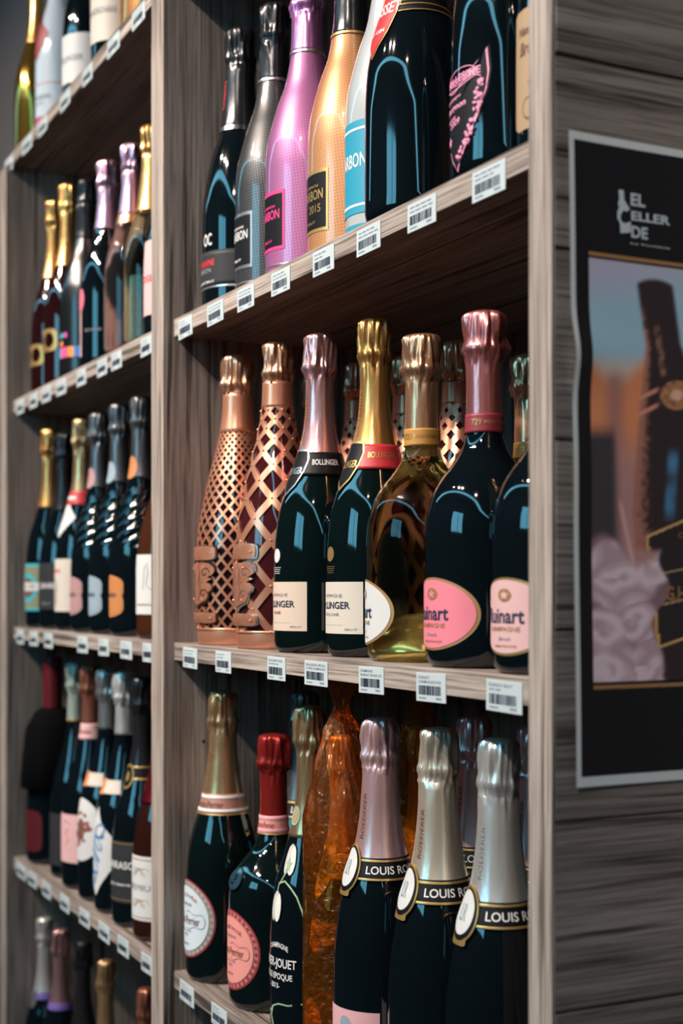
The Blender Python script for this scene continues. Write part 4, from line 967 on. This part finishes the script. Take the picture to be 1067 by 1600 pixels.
def photo(u, v):
    """the printed picture: bottle and pale roses against an evening sky"""
    y = PY0+u; z = PZ0+v*PHT; d = y-CAM_Y
    px = 533.5+2223*(.897*d-.3841)/(.7795+.442*d); py = 922-(z-EYE)*2223/(.7795+.442*d)
    n1 = noise.noise(Vector((px*.014, py*.018, 0))); n2 = noise.noise(Vector((px*.030+n_w(px, py), py*.026, 3))); n3 = noise.noise(Vector((px*.12, py*.12, 7)))
    c = mix((.19, .32, .41), (.27, .27, .36), sm(500, 400, py+px*.1-95)); c = mix(c, (.36, .30, .27), sm(545, 585, py))
    hill = 575+18*math.sin(px*.055-.6)
    c = mix(c, (.42, .16, .075), sm(hill-12, hill+25, py)); c = mix(c, (.20, .10, .10), sm(0, 1, 1-abs(px-952)/26)*sm(570, 600, py)*.8)
    c = mix(c, (.27, .15, .15), sm(650, 760, py))
    c = mix(c, (.030, .028, .034), sm(958-(py-660)*-.06, 945, px)*sm(655, 690, py))        # dark figure at the left
    c = mix(c, (.42, .24, .24), sm(5, 0, abs(px-(960+(py-790)*.22)))*sm(770, 800, py)*sm(900, 870, py))
    edge = 858+26*math.sin(px*.05+2.2)+10*n2                                                 # roses
    if py > edge-12:
        bx, by, bs = min(((958, 905, 62), (1002, 880, 40), (930, 985, 46), (985, 968, 38), (948, 1048, 52), (1010, 1040, 44)), key=lambda q: math.hypot(px-q[0], py-q[1])/q[2])
        dd = math.hypot(px-bx, py-by)/bs; an = math.atan2(py-by, px-bx)
        pet = math.sin(dd*6+1.5*math.sin(an*1.5+bs)+5*n1+2.5*n2)
        f = mix((.33, .26, .31), (.43, .35, .40), sm(-.2, .9, pet)); f = mix(f, (.25, .155, .19), sm(.5, 1.0, -pet)*.55)
        f = mix(f, (.12, .07, .085), sm(.85, 1.15, dd+.25*n2)*.9)
        c = mix(c, f, sm(edge-8, edge+10, py))
    # the bottle, leaning a little
    cx = 1014+(py-440)*.125; k = abs(px-cx)
    if py < 540: w_ = 25
    elif py < 640: w_ = 25+(py-540)*.22
    elif py < 800: w_ = 47+(py-640)*.21
    else: w_ = 81+(py-800)*.03
    w_ *= 1 if px < cx else 1.25
    top = 437+((px-cx)/26)**2*7
    if py > top-6:
        inside = sm(w_+3, w_-3, k)*sm(top-4, top+4, py)
        rb = 1030-22*sm(930, 1000, py)+9*math.sin(py*.07)+26*sm(1000, 1050, py); rose_front = sm(rb+3, rb-3, px)*sm(852, 866, py+.35*(1010-px)*0) if py > 850 else 0
        bc = (.020, .014, .017)
        bc = mix(bc, (.24, .105, .08), sm(.62, .92, (cx-px)/max(w_, 1)+.12*n3)*sm(470, 520, py))
        if 503 < py < 516: bc = mix(bc, (.02, .012, .014), .8)
        bc = mix(bc, (.22, .11, .07), sm(6, 3, abs(px-(1022+(py-530)*.13)))*sm(505, 520, py)*sm(592, 580, py)*(0.5+n3))
        md = math.hypot((px-1051)/26, (py-618)/23)
        bc = mix(bc, (.34, .16, .075), sm(1.05, .95, md)*(.7+.5*n3)); bc = mix(bc, (.50, .30, .22), sm(.5, .2, md))
        bc = mix(bc, (.05, .20, .36), sm(12, 3, abs(px-(1042-(py-750)*.06)))*sm(695, 740, py)*sm(820, 790, py)*(.7+n2))
        for e0 in (612, 636): bc = mix(bc, (.40, .17, .12), sm(5, 2, abs(py-(e0+ (1015-px)*.5)))*sm(1026, 1016, px))
        c = mix(c, bc, inside*(1-rose_front))
        # label with gold outline
        lx = 1001+(py-835)*.10
        ltop = 838-(px-1001)*.42; lbot = 1012-(px-1020)*.35
        if px > lx-3 and ltop-3 < py < lbot+4:
            g = min(px-lx, py-ltop, lbot-py)
            lc = (.42, .26, .10) if g < 3.0 else (.014, .013, .016)
            for yy in (900, 948):
                if abs(py-(yy-(px-1010)*.22)) < 1.2 and g > 4: lc = (.30, .22, .13)
            c = mix(c, lc, sm(-2, 0, g)*(1-rose_front))
    return tuple(min(.9, q*2.1) for q in c)
pm, nt, bb = nodes('poster picture print'); at = nt.nodes.new('ShaderNodeAttribute'); at.attribute_name = 'print'
nt.links.new(at.outputs['Color'], bb.inputs['Base Color']); bb.inputs['Roughness'].default_value = .5; bb.inputs['Specular IOR Level'].default_value = .2
sheet('poster_picture', pu0, PWID-pu0, pv0, pv1, pm, .0006, 150, 300, col=photo)
PG = mat('poster gold ink', (.42, .22, .08), .45); PB = mat('poster pale ink', (.62, .74, .80), .5)
a = uv_of(914, 394)[1]; sheet('gold_rule', pu0, PWID-pu0, a-.006, a, PG, .0006, 30, 1); a = uv_of(918, 1071)[1]; sheet('gold_rule', pu0, PWID-pu0, a-.006, a, PG, .0006, 30, 1)
def ptext(s, p0, q0, p1, q1, m=PB, bold=.03, shear=0):
    ua, va = uv_of(p0, q0); ub, vb = uv_of(p1, q1); V0, F = text_mesh(s, bold, shear)
    return mesh_obj('poster_lettering', [pw(ua+(ub-ua)*(x+.5), va+(vb-va)*(.5-y), .0010) for x, y in V0], F, m, poster)
ptext('EL', 981, 303, 1004, 326); ptext('ELLER', 982, 331, 1043, 354); ptext('DE', 982, 354, 1008, 376); ptext('La Fontana', 981, 380, 1043, 391, bold=.025)
ptext('CORDON', 1056, 832, 1100, 842, PG, .0); ptext('G.H.MUMM', 1036, 916, 1130, 938, PG, .02)
def pshape(name, pts, m=PB, off=.0010):
    V = [pw(*uv_of(*p), off) for p in pts]; return mesh_obj(name, V, [tuple(range(len(V)))], m, poster)
# bottle pictogram whose belly is the letter C
pshape('logo_bottle', [(962,298),(970,299),(971,314),(977,324),(980,328),(976,332),(969,331),(965,338),(965,344),(969,350),(976,350),(981,347),(981,365),(965,366),(964,350),(960,343),(960,332),(963,326),(961,320),(963,312)])
